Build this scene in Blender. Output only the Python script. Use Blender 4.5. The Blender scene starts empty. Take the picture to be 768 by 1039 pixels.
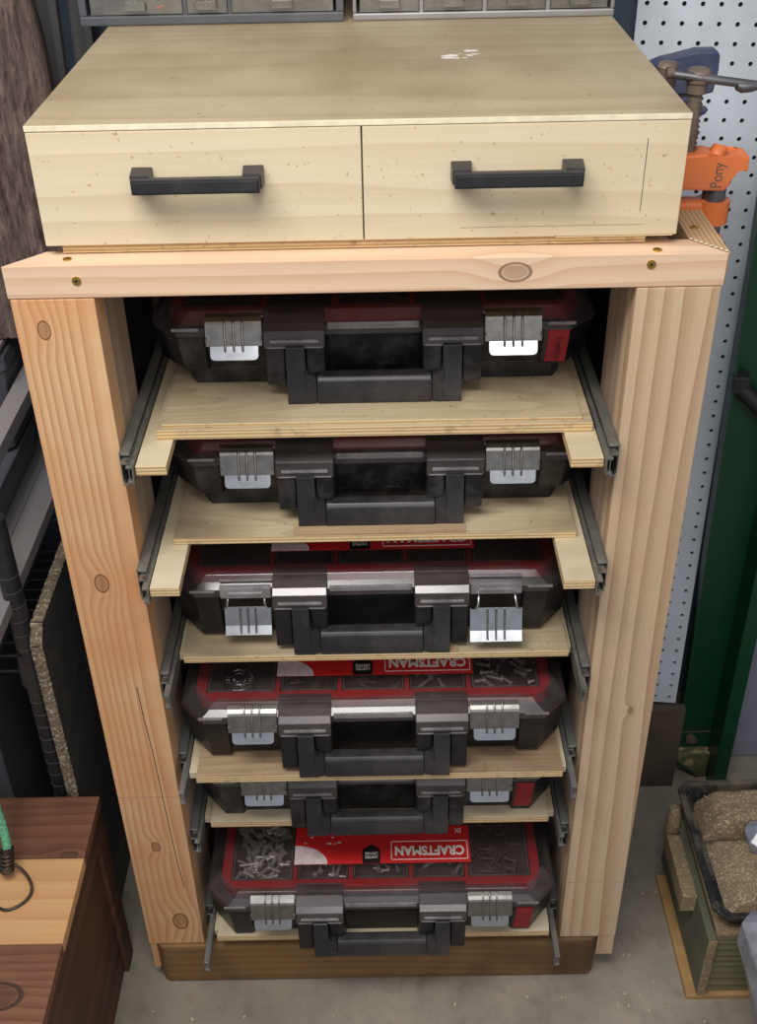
import bpy, bmesh, math, random
from mathutils import Vector, Matrix, noise
R = random.Random(7)
SC = bpy.context.scene
COL = SC.collection
PI = math.pi

# ------------------------------------------------------------------ materials
def srgb(c):
    return tuple(((v/255)/12.92 if v/255 <= .04045 else ((v/255+.055)/1.055)**2.4) for v in c)
def newmat(name):
    m = bpy.data.materials.new(name); m.use_nodes = True
    nt = m.node_tree
    return m, nt, nt.nodes['Principled BSDF']
def nd(nt, t, **k):
    n = nt.nodes.new(t)
    for a, v in k.items(): setattr(n, a, v)
    return n
def mth(nt, op, a, b=None):
    n = nd(nt, 'ShaderNodeMath', operation=op)
    for i, v in enumerate((a, b)):
        if v is None: continue
        if isinstance(v, (int, float)): n.inputs[i].default_value = v
        else: nt.links.new(v, n.inputs[i])
    return n.outputs[0]
def mixc(nt, f, a, b, mode='MIX'):
    n = nd(nt, 'ShaderNodeMix', data_type='RGBA', blend_type=mode)
    for i, v in ((0, f), (6, a), (7, b)):
        if isinstance(v, (int, float)): n.inputs[i].default_value = v
        elif isinstance(v, tuple): n.inputs[i].default_value = (*v, 1)
        else: nt.links.new(v, n.inputs[i])
    return n.outputs[2]
def ramp(nt, f, stops, interp='LINEAR'):
    n = nd(nt, 'ShaderNodeValToRGB'); n.color_ramp.interpolation = interp
    e = n.color_ramp.elements
    while len(e) < len(stops): e.new(.5)
    for el, (p, c) in zip(e, stops):
        el.position = p; el.color = (*c, 1) if isinstance(c, tuple) else (c, c, c, 1)
    nt.links.new(f, n.inputs[0]); return n.outputs[0]
def coords(nt, off=(0, 0, 0), scale=(1, 1, 1)):
    t = nd(nt, 'ShaderNodeTexCoord'); mp = nd(nt, 'ShaderNodeMapping')
    mp.inputs[1].default_value = off; mp.inputs[3].default_value = scale
    nt.links.new(t.outputs['Object'], mp.inputs[0]); return mp.outputs[0]
def noi(nt, vec, scale, detail=3, rough=.55):
    n = nd(nt, 'ShaderNodeTexNoise'); n.inputs['Scale'].default_value = scale
    n.inputs['Detail'].default_value = detail; n.inputs['Roughness'].default_value = rough
    if vec is not None: nt.links.new(vec, n.inputs['Vector'])
    return n.outputs['Fac'], n.outputs['Color']
def bump(nt, b, h, s=.3, d=.001):
    n = nd(nt, 'ShaderNodeBump'); n.inputs['Strength'].default_value = s; n.inputs['Distance'].default_value = d
    nt.links.new(h, n.inputs['Height']); nt.links.new(n.outputs[0], b.inputs['Normal'])

def plain(name, c, rough=.5, metal=0, vary=.0, vscale=30, spec=.5, bmp=0):
    m, nt, b = newmat(name); c = srgb(c)
    b.inputs['Roughness'].default_value = rough; b.inputs['Metallic'].default_value = metal
    b.inputs['Specular IOR Level'].default_value = spec
    f, _ = noi(nt, coords(nt), vscale, 4)
    lo = tuple(v*(1-vary) for v in c); hi = tuple(min(1, v*(1+vary)) for v in c)
    nt.links.new(ramp(nt, f, [(.3, lo), (.7, hi)]), b.inputs['Base Color'])
    if bmp: bump(nt, b, f, bmp)
    return m

def dusty(name, c, dust, amount=.35, rough=.45, scale=60, speck=True, metal=0):
    """dark plastic with pale scuffs and dust specks"""
    m, nt, b = newmat(name)
    co = coords(nt)
    f, _ = noi(nt, co, scale*.25, 5, .65); g, _ = noi(nt, co, scale*5, 2, .6)
    k = ramp(nt, f, [(.45, 0.), (.75, amount)])
    col = mixc(nt, k, srgb(c), srgb(dust))
    if speck:
        s = ramp(nt, g, [(.68, 0.), (.74, amount*1.4)])
        col = mixc(nt, s, col, srgb(dust))
    nt.links.new(col, b.inputs['Base Color'])
    b.inputs['Roughness'].default_value = rough; b.inputs['Metallic'].default_value = metal
    bump(nt, b, g, .08)
    return m

def wood(name, light, dark, axis='z', pith=(0, 0, 0), ring=.009, wob=.02, knots=(), lo=.35, hi=.95, rough=.65,
         contrast=1.0, stain=None, stain_amt=.0, fibre=.12, along=.9, specks=None):
    """growth rings round a pith line running along `axis`, wandering along the board; knots bend the rings"""
    m, nt, b = newmat(name)
    ax = 'xyz'.index(axis)
    co = coords(nt, tuple(-v for v in pith))
    st = [9, 9, 9]; st[ax] = along*1.6
    c2 = coords(nt, (0, 0, 0), tuple(st))
    f1, col1 = noi(nt, c2, 1.0, 2, .5)
    sub = nd(nt, 'ShaderNodeVectorMath', operation='SUBTRACT'); sub.inputs[1].default_value = (.5, .5, .5)
    nt.links.new(col1, sub.inputs[0])
    scl = nd(nt, 'ShaderNodeVectorMath', operation='SCALE'); scl.inputs['Scale'].default_value = wob*2
    nt.links.new(sub.outputs[0], scl.inputs[0])
    add = nd(nt, 'ShaderNodeVectorMath', operation='ADD')
    nt.links.new(co, add.inputs[0]); nt.links.new(scl.outputs[0], add.inputs[1])
    flat = nd(nt, 'ShaderNodeVectorMath', operation='MULTIPLY')
    k = [1, 1, 1]; k[ax] = 0.0; flat.inputs[1].default_value = k
    nt.links.new(add.outputs[0], flat.inputs[0])
    ln = nd(nt, 'ShaderNodeVectorMath', operation='LENGTH'); nt.links.new(flat.outputs[0], ln.inputs[0])
    r = ln.outputs['Value']
    knotmask = None
    raw = coords(nt)
    for kp, kr, ka in knots:
        s = nd(nt, 'ShaderNodeVectorMath', operation='SUBTRACT'); s.inputs[1].default_value = kp
        nt.links.new(raw, s.inputs[0])
        q = nd(nt, 'ShaderNodeVectorMath', operation='MULTIPLY'); qq = [1, 1, 1]; qq[ax] = .62; q.inputs[1].default_value = qq
        nt.links.new(s.outputs[0], q.inputs[0])
        d = nd(nt, 'ShaderNodeVectorMath', operation='LENGTH'); nt.links.new(q.outputs[0], d.inputs[0])
        mr = nd(nt, 'ShaderNodeMapRange', interpolation_type='SMOOTHERSTEP')
        for i, v in ((1, 0.), (2, kr*4), (3, ka), (4, 0.)): mr.inputs[i].default_value = v
        nt.links.new(d.outputs['Value'], mr.inputs[0]); r = mth(nt, 'ADD', r, mr.outputs[0])
        mk = nd(nt, 'ShaderNodeMapRange', interpolation_type='SMOOTHSTEP')
        for i, v in ((1, kr*.55), (2, kr*.95), (3, .5), (4, 0.)): mk.inputs[i].default_value = v
        nt.links.new(d.outputs['Value'], mk.inputs[0])
        m2 = nd(nt, 'ShaderNodeMapRange', interpolation_type='SMOOTHSTEP')
        for i, v in ((1, kr*.12), (2, kr*.0), (3, 0.), (4, .3)): m2.inputs[i].default_value = v
        rim = mth(nt, 'MULTIPLY', mth(nt, 'GREATER_THAN', d.outputs['Value'], kr*.78), mth(nt, 'LESS_THAN', d.outputs['Value'], kr*.98))
        o = mth(nt, 'ADD', mk.outputs[0], mth(nt, 'MULTIPLY', rim, .8))
        knotmask = o if knotmask is None else mth(nt, 'ADD', knotmask, o)
    fr = mth(nt, 'FRACT', mth(nt, 'MULTIPLY', r, 1/ring))
    bandm = ramp(nt, fr, [(0, 0.), (lo, .12), (hi-.12, .75), (hi, 1.), (1, 0.)])
    st2 = [260, 260, 260]; st2[ax] = 6
    f2, _ = noi(nt, coords(nt, (0, 0, 0), tuple(st2)), 1., 3)
    col = mixc(nt, mth(nt, 'MULTIPLY', bandm, contrast), srgb(light), srgb(dark))
    fm = ramp(nt, f2, [(.3, 1-fibre), (.7, 1.)])
    col = mixc(nt, 1.0, col, fm, 'MULTIPLY')
    f3, _ = noi(nt, coords(nt), 5, 3)
    if stain:
        col = mixc(nt, ramp(nt, f3, [(.42, 0.), (.68, stain_amt)]), col, srgb(stain))
    if specks:
        g, _ = noi(nt, coords(nt), 150, 2)
        col = mixc(nt, ramp(nt, g, [(.69, 0.), (.73, .7)]), col, srgb(specks))
    if knotmask is not None:
        col = mixc(nt, knotmask, col, srgb(tuple(int(v*.62) for v in dark)))
    nt.links.new(col, b.inputs['Base Color'])
    b.inputs['Roughness'].default_value = rough
    bump(nt, b, f2, .12, .0006)
    return m

def ply_face(name, c, c2, grime, rough=.6, axis=0, seed=0, amt=.4, gloss=.3):
    m, nt, b = newmat(name)
    st = [14, 14, 14]; st[axis] = 1.2
    f1, _ = noi(nt, coords(nt, (seed, seed*.7, 0), tuple(st)), 1.3, 4, .6)
    col = mixc(nt, ramp(nt, f1, [(.35, 0.), (.65, 1.)]), srgb(c), srgb(c2))
    f2, _ = noi(nt, coords(nt, (seed, 0, seed)), 6, 5, .6)
    col = mixc(nt, ramp(nt, f2, [(.5, 0.), (.66, amt)]), col, srgb(grime))
    st = [70, 70, 90]; st[axis] = 22
    f3, _ = noi(nt, coords(nt, (seed, seed, seed), tuple(st)), 1., 2)
    col = mixc(nt, ramp(nt, f3, [(.74, 0.), (.78, .7)]), col, srgb(tuple(int(v*.6) for v in grime)))
    nt.links.new(col, b.inputs['Base Color'])
    nt.links.new(ramp(nt, f2, [(.3, rough-.15), (.7, rough+.15)]), b.inputs['Roughness'])
    b.inputs['Specular IOR Level'].default_value = gloss
    bump(nt, b, f1, .05)
    return m

def ply_edge(name, a, b_, n=.004):
    """horizontal veneer layers seen on the cut edge"""
    m, nt, b = newmat(name)
    sx = nd(nt, 'ShaderNodeSeparateXYZ'); nt.links.new(coords(nt), sx.inputs[0])
    f, _ = noi(nt, coords(nt, (0, 0, 0), (10, 10, 90)), 1, 3)
    z = mth(nt, 'ADD', sx.outputs[2], mth(nt, 'MULTIPLY', f, .0012))
    fr = mth(nt, 'FRACT', mth(nt, 'MULTIPLY', z, 1/n))
    g, _ = noi(nt, coords(nt), 90, 3)
    col = mixc(nt, ramp(nt, fr, [(.42, 0.), (.5, 1.), (.92, 1.), (1, 0.)]), srgb(a), srgb(b_))
    col = mixc(nt, ramp(nt, g, [(.55, 0.), (.75, .5)]), col, srgb(tuple(int(v*.6) for v in b_)))
    nt.links.new(col, b.inputs['Base Color']); b.inputs['Roughness'].default_value = .8
    return m

def clearplastic(name, tint, dust, solid=.25, gloss=.12, rough=.15, emit=None):
    m, nt, b = newmat(name)
    nt.nodes.remove(b); out = nt.nodes['Material Output']
    tr = nd(nt, 'ShaderNodeBsdfTransparent'); tr.inputs[0].default_value = (*srgb(tint), 1)
    df = nd(nt, 'ShaderNodeBsdfDiffuse'); df.inputs[0].default_value = (*srgb(dust), 1)
    gl = nd(nt, 'ShaderNodeBsdfGlossy'); gl.inputs['Roughness'].default_value = rough; gl.inputs[0].default_value = (.9, .9, .92, 1)
    f, _ = noi(nt, coords(nt), 25, 5, .65)
    g, _ = noi(nt, coords(nt), 260, 2)
    s = ramp(nt, f, [(.35, solid*.6), (.7, solid*1.5)])
    s = mth(nt, 'ADD', s, ramp(nt, g, [(.7, 0.), (.76, .35)]))
    m1 = nd(nt, 'ShaderNodeMixShader'); nt.links.new(s, m1.inputs[0]); nt.links.new(tr.outputs[0], m1.inputs[1]); nt.links.new(df.outputs[0], m1.inputs[2])
    fr = nd(nt, 'ShaderNodeLayerWeight'); fr.inputs[0].default_value = .25
    gg = mth(nt, 'ADD', mth(nt, 'MULTIPLY', fr.outputs['Fresnel'], .5), gloss*.4)
    m2 = nd(nt, 'ShaderNodeMixShader'); nt.links.new(gg, m2.inputs[0]); nt.links.new(m1.outputs[0], m2.inputs[1]); nt.links.new(gl.outputs[0], m2.inputs[2])
    nt.links.new(m2.outputs[0], out.inputs[0])
    return m

def floor_mat():
    m, nt, b = newmat('concrete')
    co = coords(nt)
    f, _ = noi(nt, co, 3.5, 6, .62); g, _ = noi(nt, co, 22, 5, .65); h, _ = noi(nt, co, 240, 2)
    col = ramp(nt, f, [(.3, srgb((122, 114, 102))), (.5, srgb((144, 136, 123))), (.7, srgb((164, 155, 141)))])
    col = mixc(nt, ramp(nt, g, [(.52, 0.), (.72, .45)]), col, srgb((104, 93, 78)))
    col = mixc(nt, ramp(nt, h, [(.70, 0.), (.76, .5)]), col, srgb((205, 190, 165)))
    nt.links.new(col, b.inputs['Base Color']); b.inputs['Roughness'].default_value = .7
    bump(nt, b, g, .25, .002)
    return m

def debris(name, base, hi_, dark, scale=120):
    m, nt, b = newmat(name)
    co = coords(nt, (0, 0, 0), (1, 1.7, 1))
    f, _ = noi(nt, co, scale, 4, .7); g, _ = noi(nt, co, scale*.12, 4)
    v = nd(nt, 'ShaderNodeTexVoronoi'); v.inputs['Scale'].default_value = scale*1.4; nt.links.new(co, v.inputs['Vector'])
    col = mixc(nt, ramp(nt, f, [(.3, 0.), (.7, 1.)]), srgb(dark), srgb(base))
    col = mixc(nt, ramp(nt, v.outputs['Color'], [(.72, 0.), (.85, .8)]), col, srgb(hi_))
    col = mixc(nt, ramp(nt, g, [(.5, 0.), (.7, .5)]), col, srgb(dark))
    nt.links.new(col, b.inputs['Base Color']); b.inputs['Roughness'].default_value = .95
    bump(nt, b, f, .6, .003)
    return m

M = {}
M['postL'] = wood('fir_post', (228, 188, 142), (178, 116, 68), 'z', (-.285, -.022, 0), .0098, .016,
                  knots=[((-.345, 0, 1.180), .0075, .006), ((-.337, 0, .835), .0095, .011), ((-.318, 0, .155), .013, .012), ((-.334, 0, .335), .007, .010)], contrast=.7, fibre=.1, hi=.97, along=.42, stain=(208, 136, 84), stain_amt=.65)
M['postR'] = wood('pale_fir_post', (210, 184, 152), (160, 118, 84), 'z', (.44, -.10, 0), .0175, .02, contrast=.65, fibre=.10, along=.4, hi=.97,
                  knots=[((.345, 0, .60), .004, .006)])
M['postI'] = wood('grey_fir_post', (180, 156, 134), (146, 120, 102), 'z', (.1, .16, 0), .012, .01, contrast=.5, fibre=.2)
M['rail'] = wood('pink_fir_rail', (228, 198, 168), (204, 160, 126), 'x', (0, .05, 1.165), .015, .014, contrast=.65, fibre=.06,
                 knots=[((.157, 0, 1.236), .0115, .012)], along=.6)
M['railtop'] = wood('ridged_fir', (206, 172, 130), (146, 106, 70), 'y', (.10, 0, 1.25), .0052, .002, contrast=.9)
M['sill'] = wood('stained_sill', (142, 108, 66), (104, 76, 44), 'x', (0, .1, -.08), .014, .02, contrast=.6, stain=(72, 48, 30), stain_amt=.8)
M['plytop'] = wood('plywood_top', (182, 166, 136), (158, 140, 110), 'x', (0, .18, -.02), .034, .05, contrast=.55, fibre=.08, along=.5, stain=(136, 116, 84), stain_amt=.6, specks=(104, 86, 60), rough=.5)
M['plyfront'] = wood('plywood_front', (219, 205, 176), (200, 181, 146), 'x', (0, .25, -.16), .026, .05, contrast=.55, fibre=.06, along=.5, stain=(208, 186, 146), stain_amt=.35, specks=(164, 132, 92))
M['plyshelf'] = wood('plywood_shelf', (196, 180, 148), (166, 144, 110), 'x', (0, .12, .3), .0035, .02, contrast=.5, fibre=.16, along=.8, stain=(132, 114, 90), stain_amt=.7, specks=(110, 92, 70), rough=.8)
M['plyshelf2'] = wood('brown_plywood_shelf', (182, 156, 124), (146, 118, 90), 'x', (0, .12, .3), .0045, .02, contrast=.6, fibre=.16, along=.8, stain=(116, 92, 68), stain_amt=.6, specks=(96, 78, 60), rough=.8)
M['plypale'] = ply_face('pale_plywood_shelf', (212, 200, 172), (200, 186, 154), (160, 142, 112), .7, 0, 9.7, .4)
M['edge'] = ply_edge('plywood_edge', (226, 204, 160), (188, 152, 104), .0044)
M['edgew'] = plain('white_edge', (226, 216, 190), .6, 0, .12, 60)
M['back'] = plain('interior_shade_sheet', (84, 90, 104), .6, 0, .2, 8)
M['wall'] = plain('blue_grey_wall_paint', (92, 106, 122), .6, 0, .1, 6)
M['floor'] = floor_mat()
M['black'] = dusty('black_plastic', (20, 20, 24), (110, 108, 108), .10, .38)
M['blackscuff'] = dusty('scuffed_black_plastic', (20, 20, 24), (140, 136, 134), .26, .38, 90)
M['handle'] = dusty('charcoal_grip', (38, 38, 43), (130, 124, 118), .22, .38, 50)
M['red'] = plain('red_plastic', (196, 30, 42), .4, 0, .1, 20)
M['redtape'] = dusty('red_tape', (152, 28, 38), (104, 40, 42), .3, .6, 60, False)
M['redlabel'] = plain('red_paper_label', (206, 40, 40), .5, 0, .04)
M['white'] = plain('white_print', (238, 232, 226), .6)
M['ink'] = plain('black_print', (22, 20, 20), .6)
M['inkred'] = plain('dark_marker', (60, 12, 16), .6)
M['glove'] = plain('pale_printed_picture', (214, 196, 196), .6, 0, .25, 60)
M['lid'] = clearplastic('smoky_clear_lid', (204, 198, 198), (120, 110, 112), .24, .16, .2)
M['lidtop'] = clearplastic('clear_lid_top', (222, 216, 216), (120, 112, 110), .13, .08, .2)
M['lidhaze'] = clearplastic('clear_lid_lip', (186, 176, 178), (186, 180, 184), .42, .35, .2)
M['clearbin'] = clearplastic('clear_drawer', (220, 220, 216), (160, 158, 150), .25, .3, .2)
M['steel'] = plain('bright_steel', (200, 204, 208), .22, 1, .12, 60)
M['steel2'] = plain('dull_steel', (150, 148, 144), .35, 1, .2, 80)
M['slide'] = dusty('dusty_slide_steel', (104, 104, 100), (156, 148, 130), .6, .5, 90, True, .3)
M['slide2'] = plain('zinc_slide', (172, 178, 178), .3, 1, .2, 60)
M['slide3'] = dusty('grey_zinc_slide', (136, 140, 140), (170, 166, 156), .6, .4, 90, True, .6)
M['iron'] = dusty('black_iron', (38, 38, 42), (96, 92, 88), .25, .38, 60)
M['brass'] = plain('brass_screw', (206, 176, 90), .35, 1, .1)
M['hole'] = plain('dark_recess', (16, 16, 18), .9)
M['cell'] = plain('dark_bin_floor', (84, 72, 72), .6, 0, .3, 50)
M['bolt'] = plain('grey_bolt_steel', (206, 208, 206), .4, .55, .25, 60)
M['pegw'] = dusty('white_pegboard', (206, 214, 224), (168, 170, 172), .5, .5, 30, False)
M['orange'] = dusty('orange_paint', (226, 118, 58), (196, 140, 108), .35, .42, 50)
M['pipe'] = plain('grey_pipe', (120, 120, 122), .4, .8, .2)
M['rust'] = dusty('brown_screw_steel', (104, 88, 78), (160, 142, 126), .5, .5, 80, True, .15)
M['navy'] = dusty('navy_plastic', (52, 62, 92), (120, 116, 116), .35, .45, 40)
M['green'] = dusty('green_enamel', (16, 66, 42), (60, 90, 60), .2, .35, 14, False)
M['greendust'] = debris('sawdust_on_green', (132, 124, 86), (184, 168, 130), (60, 80, 56), 60)
M['sawdust'] = debris('sawdust', (176, 154, 124), (214, 196, 160), (112, 96, 76), 240)
M['crate'] = wood('weathered_crate', (140, 136, 104), (98, 90, 64), 'x', (0, .1, -.2), .012, .012, contrast=.9, fibre=.25)
M['crateside'] = plain('olive_painted_board', (96, 98, 80), .7, 0, .2, 20)
M['cleat'] = debris('dusty_block', (158, 138, 108), (186, 168, 134), (124, 106, 80), 190)
M['board'] = plain('plywood_base_edge', (176, 138, 90), .7, 0, .2, 30)
M['traybl'] = dusty('dusty_black_tray', (32, 33, 36), (150, 138, 118), .95, .5, 40)
M['tote'] = dusty('grey_plastic_tote', (136, 136, 152), (130, 126, 130), .3, .4, 10, False)
M['milky'] = clearplastic('milky_plastic', (210, 214, 226), (178, 182, 196), .6, .3, .25)
def bark_mat():
    m, nt, b = newmat('bark')
    co = coords(nt, (0, 0, 0), (1, 1, .16)); f, _ = noi(nt, co, 110, 5, .7); g, _ = noi(nt, coords(nt, (0, 0, 0), (1, 1, .4)), 16, 4, .6)
    col = mixc(nt, ramp(nt, f, [(.38, 0.), (.62, 1.)]), srgb((58, 44, 42)), srgb((118, 98, 92)))
    col = mixc(nt, ramp(nt, f, [(.62, 0.), (.72, .8)]), col, srgb((158, 138, 126)))
    col = mixc(nt, ramp(nt, g, [(.5, 0.), (.7, .55)]), col, srgb((96, 88, 76)))
    nt.links.new(col, b.inputs['Base Color']); b.inputs['Roughness'].default_value = .95; bump(nt, b, f, .9, .006); return m
M['bark'] = bark_mat()
M['oldboard'] = wood('old_grey_board', (86, 84, 86), (56, 54, 56), 'z', (-.4, .5, 0), .01, .01, contrast=.6)
M['angle'] = dusty('grey_shelf_steel', (140, 138, 142), (156, 136, 118), .7, .5, 20)
M['binblack'] = plain('dark_storage_bin', (88, 88, 94), .5, 0, .12, 10)
M['redwood'] = wood('dark_redwood', (136, 92, 68), (98, 60, 42), 'x', (0, .35, .30), .017, .03, contrast=.7, stain=(66, 38, 28), stain_amt=.7, knots=[((.17, -.12, .381), .022, .012), ((.215, .10, .381), .008, .008)])
M['pine'] = wood('pale_pine_plank', (214, 168, 116), (192, 138, 88), 'x', (0, .3, .20), .03, .02, contrast=.6)
M['redside'] = wood('brown_box_side', (96, 62, 42), (58, 34, 24), 'y', (-.5, 0, .45), .03, .04, contrast=.7, stain=(48, 26, 18), stain_amt=.5)
M['sheet'] = dusty('black_speckled_sheet', (72, 72, 70), (128, 120, 106), .35, .7, 90)
M['fuzz'] = debris('frayed_edge', (150, 136, 112), (190, 176, 150), (84, 74, 60), 160)
M['shadewood'] = plain('floor_shade_brown', (84, 72, 62), .8, 0, .2, 12)
M['cord'] = plain('green_cord', (92, 158, 120), .7, 0, .5, 260)
M['hook'] = plain('dark_hook_wire', (74, 64, 60), .4, .7, .2)
M['binframe'] = dusty('charcoal_cabinet_frame', (82, 84, 90), (130, 128, 126), .3, .45, 20, False)
M['binmetal'] = plain('grey_metal_cabinet_frame', (160, 158, 158), .4, .5, .1, 20)
M['stuffw'] = debris('mixed_white_hardware', (176, 176, 170), (236, 236, 230), (84, 82, 80), 90)
M['stuffd'] = debris('mixed_dark_hardware', (110, 104, 98), (170, 160, 150), (60, 56, 54), 60)
M['orangebit'] = plain('orange_plastic_bit', (228, 92, 44), .5)

# ------------------------------------------------------------------ mesh helpers
class MB:
    def __init__(s): s.bm = bmesh.new(); s.mats = []
    def mi(s, m):
        if m is None: return 0
        if m not in s.mats: s.mats.append(m)
        return s.mats.index(m)
    def faces(s, vs, fs, m=None, smooth=False):
        i = s.mi(m); V = [s.bm.verts.new(v) for v in vs]; out = []
        for f in fs:
            try: q = s.bm.faces.new([V[k] for k in f])
            except ValueError: continue
            q.material_index = i; q.smooth = smooth; out.append(q)
        return V, out
    def box(s, x0, x1, y0, y1, z0, z1, m=None, bev=0, rot=None, seg=2):
        vs = [(x, y, z) for z in (z0, z1) for y in (y0, y1) for x in (x0, x1)]
        if rot:
            piv, mat = rot; vs = [tuple(mat @ (Vector(v)-Vector(piv)) + Vector(piv)) for v in vs]
        V, F = s.faces(vs, [(0, 2, 3, 1), (4, 5, 7, 6), (0, 1, 5, 4), (2, 6, 7, 3), (0, 4, 6, 2), (1, 3, 7, 5)], m)
        if bev:
            es = list({e for f in F for e in f.edges})
            bmesh.ops.bevel(s.bm, geom=es, offset=bev, segments=seg, profile=.6, affect='EDGES', material=-1)
        return s
    def prism(s, pts, lo, hi, axis='z', m=None, bev=0, seg=2, taper=None, msides=None):
        """extrude a 2-D outline along axis; taper = (dx, dy) scale-free outline used for the high end"""
        def P(p, h):
            a, b = p
            return {'z': (a, b, h), 'y': (a, h, b), 'x': (h, a, b)}[axis]
        n = len(pts); hi_pts = taper or pts
        V, F = s.faces([P(p, lo) for p in pts]+[P(p, hi) for p in hi_pts],
                       [tuple(range(n))[::-1], tuple(range(n, 2*n))]+[(i, (i+1) % n, n+(i+1) % n, n+i) for i in range(n)], m)
        if msides is not None:
            k = s.mi(msides)
            for f in F[2:]: f.material_index = k
        if bev:
            es = list({e for f in F for e in f.edges})
            bmesh.ops.bevel(s.bm, geom=es, offset=bev, segments=seg, profile=.6, affect='EDGES', material=-1)
        return s
    def loft(s, rings, m=None, cap=(True, True), smooth=False):
        n = len(rings[0]); vs = [v for r in rings for v in r]; fs = []
        for k in range(len(rings)-1):
            for i in range(n):
                j = (i+1) % n; fs.append((k*n+i, k*n+j, (k+1)*n+j, (k+1)*n+i))
        if cap[0]: fs.append(tuple(range(n))[::-1])
        if cap[1]: fs.append(tuple((len(rings)-1)*n+i for i in range(n)))
        V, F = s.faces(vs, fs, m, smooth)
        if smooth:
            for f in F:
                if len(f.verts) == n and n != 4 and (f.verts[0] in V[:n] and f.verts[2] in V[:n] or f.verts[0] in V[-n:] and f.verts[2] in V[-n:]):
                    f.smooth = False
                    for e in f.edges: e.smooth = False
        return s
    def tube(s, pts, r, n=10, m=None, cap=True):
        pts = [Vector(p) for p in pts]; rr = r if isinstance(r, (list, tuple)) else [r]*len(pts)
        rings = []; up = None
        for i, p in enumerate(pts):
            t = (pts[min(i+1, len(pts)-1)]-pts[max(i-1, 0)]).normalized()
            if up is None:
                up = Vector((0, 0, 1)) if abs(t.z) < .9 else Vector((1, 0, 0))
            a = (up-t*up.dot(t)).normalized(); b = t.cross(a); up = a
            rings.append([tuple(p+(a*math.cos(2*PI*k/n)+b*math.sin(2*PI*k/n))*rr[i]) for k in range(n)])
        return s.loft(rings, m, (cap, cap), True)
    def cyl(s, c, r, h, axis='z', n=20, m=None, r2=None):
        c = Vector(c); d = {'x': Vector((1, 0, 0)), 'y': Vector((0, 1, 0)), 'z': Vector((0, 0, 1))}[axis]
        return s.tube([c, c+d*h], [r, r if r2 is None else r2], n, m)
    def build(s, name, mat=None, parent=None, smooth_angle=None, bevel=0):
        bmesh.ops.recalc_face_normals(s.bm, faces=s.bm.faces)
        me = bpy.data.meshes.new(name); s.bm.to_mesh(me); s.bm.free()
        for q in (s.mats or [mat]): me.materials.append(q if q else mat)
        o = bpy.data.objects.new(name, me); COL.objects.link(o)
        if parent: o.parent = parent
        if bevel:
            md = o.modifiers.new('bevel', 'BEVEL'); md.width = bevel; md.segments = 2; md.limit_method = 'ANGLE'
        return o
def bx(name, x0, x1, y0, y1, z0, z1, mat, parent=None, bev=.001, **k):
    return MB().box(x0, x1, y0, y1, z0, z1, mat, bev, **k).build(name, mat, parent)
def empty(name, loc, label=None, cat=None, group=None, rz=0):
    o = bpy.data.objects.new(name, None); COL.objects.link(o); o.location = loc; o.rotation_euler[2] = rz
    o.empty_display_size = .05
    return tag(o, label, cat, group)
def tag(o, label=None, cat=None, group=None, kind=None):
    if label: o['label'] = label
    if cat: o['category'] = cat
    if group: o['group'] = group
    if kind: o['kind'] = kind
    return o
def text(name, s, size, mat, parent, loc, rot, bold=.012, xs=1., align='CENTER'):
    cu = bpy.data.curves.new(name, 'FONT'); cu.body = s; cu.size = size; cu.extrude = .00015; cu.offset = bold*size
    cu.align_x = align; cu.align_y = 'CENTER'
    t = bpy.data.objects.new('t', cu); COL.objects.link(t)
    bpy.context.view_layer.update()
    me = bpy.data.meshes.new_from_object(t.evaluated_get(bpy.context.evaluated_depsgraph_get()))
    bpy.data.objects.remove(t); me.materials.clear(); me.materials.append(mat)
    me.transform(Matrix.Diagonal((xs, 1, 1, 1)))
    o = bpy.data.objects.new(name, me); COL.objects.link(o); o.parent = parent; o.location = loc; o.rotation_euler = rot
    return o

# ------------------------------------------------------------------ setting
tag(bx('floor', -3, 3, -3.2, .9, -.05, 0, M['floor'], bev=0), kind='structure')
tag(bx('wall_back', -3, 3, .66, .72, 0, 2.7, M['wall'], bev=0), kind='structure')

# ------------------------------------------------------------------ cabinet
cab = empty('shelf_cabinet', (0, 0, 0), 'tall open wooden cabinet frame of fir studs with six pull-out plywood shelves', 'cabinet')
def post(x0, x1, xo0, xo1, mat):
    mb = MB()
    mb.box(x0, x1, 0, .038, .098, 1.2155, mat, .0012)
    return mb.build('front_post', mat, cab)
post(-.375, -.286, 0, 0, M['postL']); post(.286, .375, 0, 0, M['postR'])
bx('post_foot', -.375, -.3635, .001, .038, .030, .0975, M['postL'], cab, .005)
bx('post_foot', .3485, .375, .001, .038, .048, .0975, M['postR'], cab, .002)
for a, b_ in ((-.324, -.286), (.286, .324)):
    bx('inner_post', a, b_, .0395, .128, .0, 1.2525, M['postI'], cab, .0015)
    bx('rear_post', a, b_, .46, .549, 0, 1.2525, M['postI'], cab, .0015)
# mitred top rail
MB().prism([(-.377, 0), (.377, 0), (.343, .04), (-.338, .04)], 1.2165, 1.253, 'z', M['rail'], .0012).build('top_rail', M['rail'], cab)
MB().prism([(.3785, .0015), (.345, .0405), (.345, .125), (.3785, .125)], 1.2165, 1.2535, 'z', M['railtop'], .001).build('side_rail', M['railtop'], cab)
d_ = MB()
for k in range(8):
    t = (k+.5)/8; x = .3775+(.3445-.3775)*t; y = .0015+.039*t
    d_.box(x-.0015, x+.0015, y-.0012, y+.0022, 1.2535, 1.2540, M['edgew'])
d_.build('mitre_joint', M['edgew'], cab)
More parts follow.
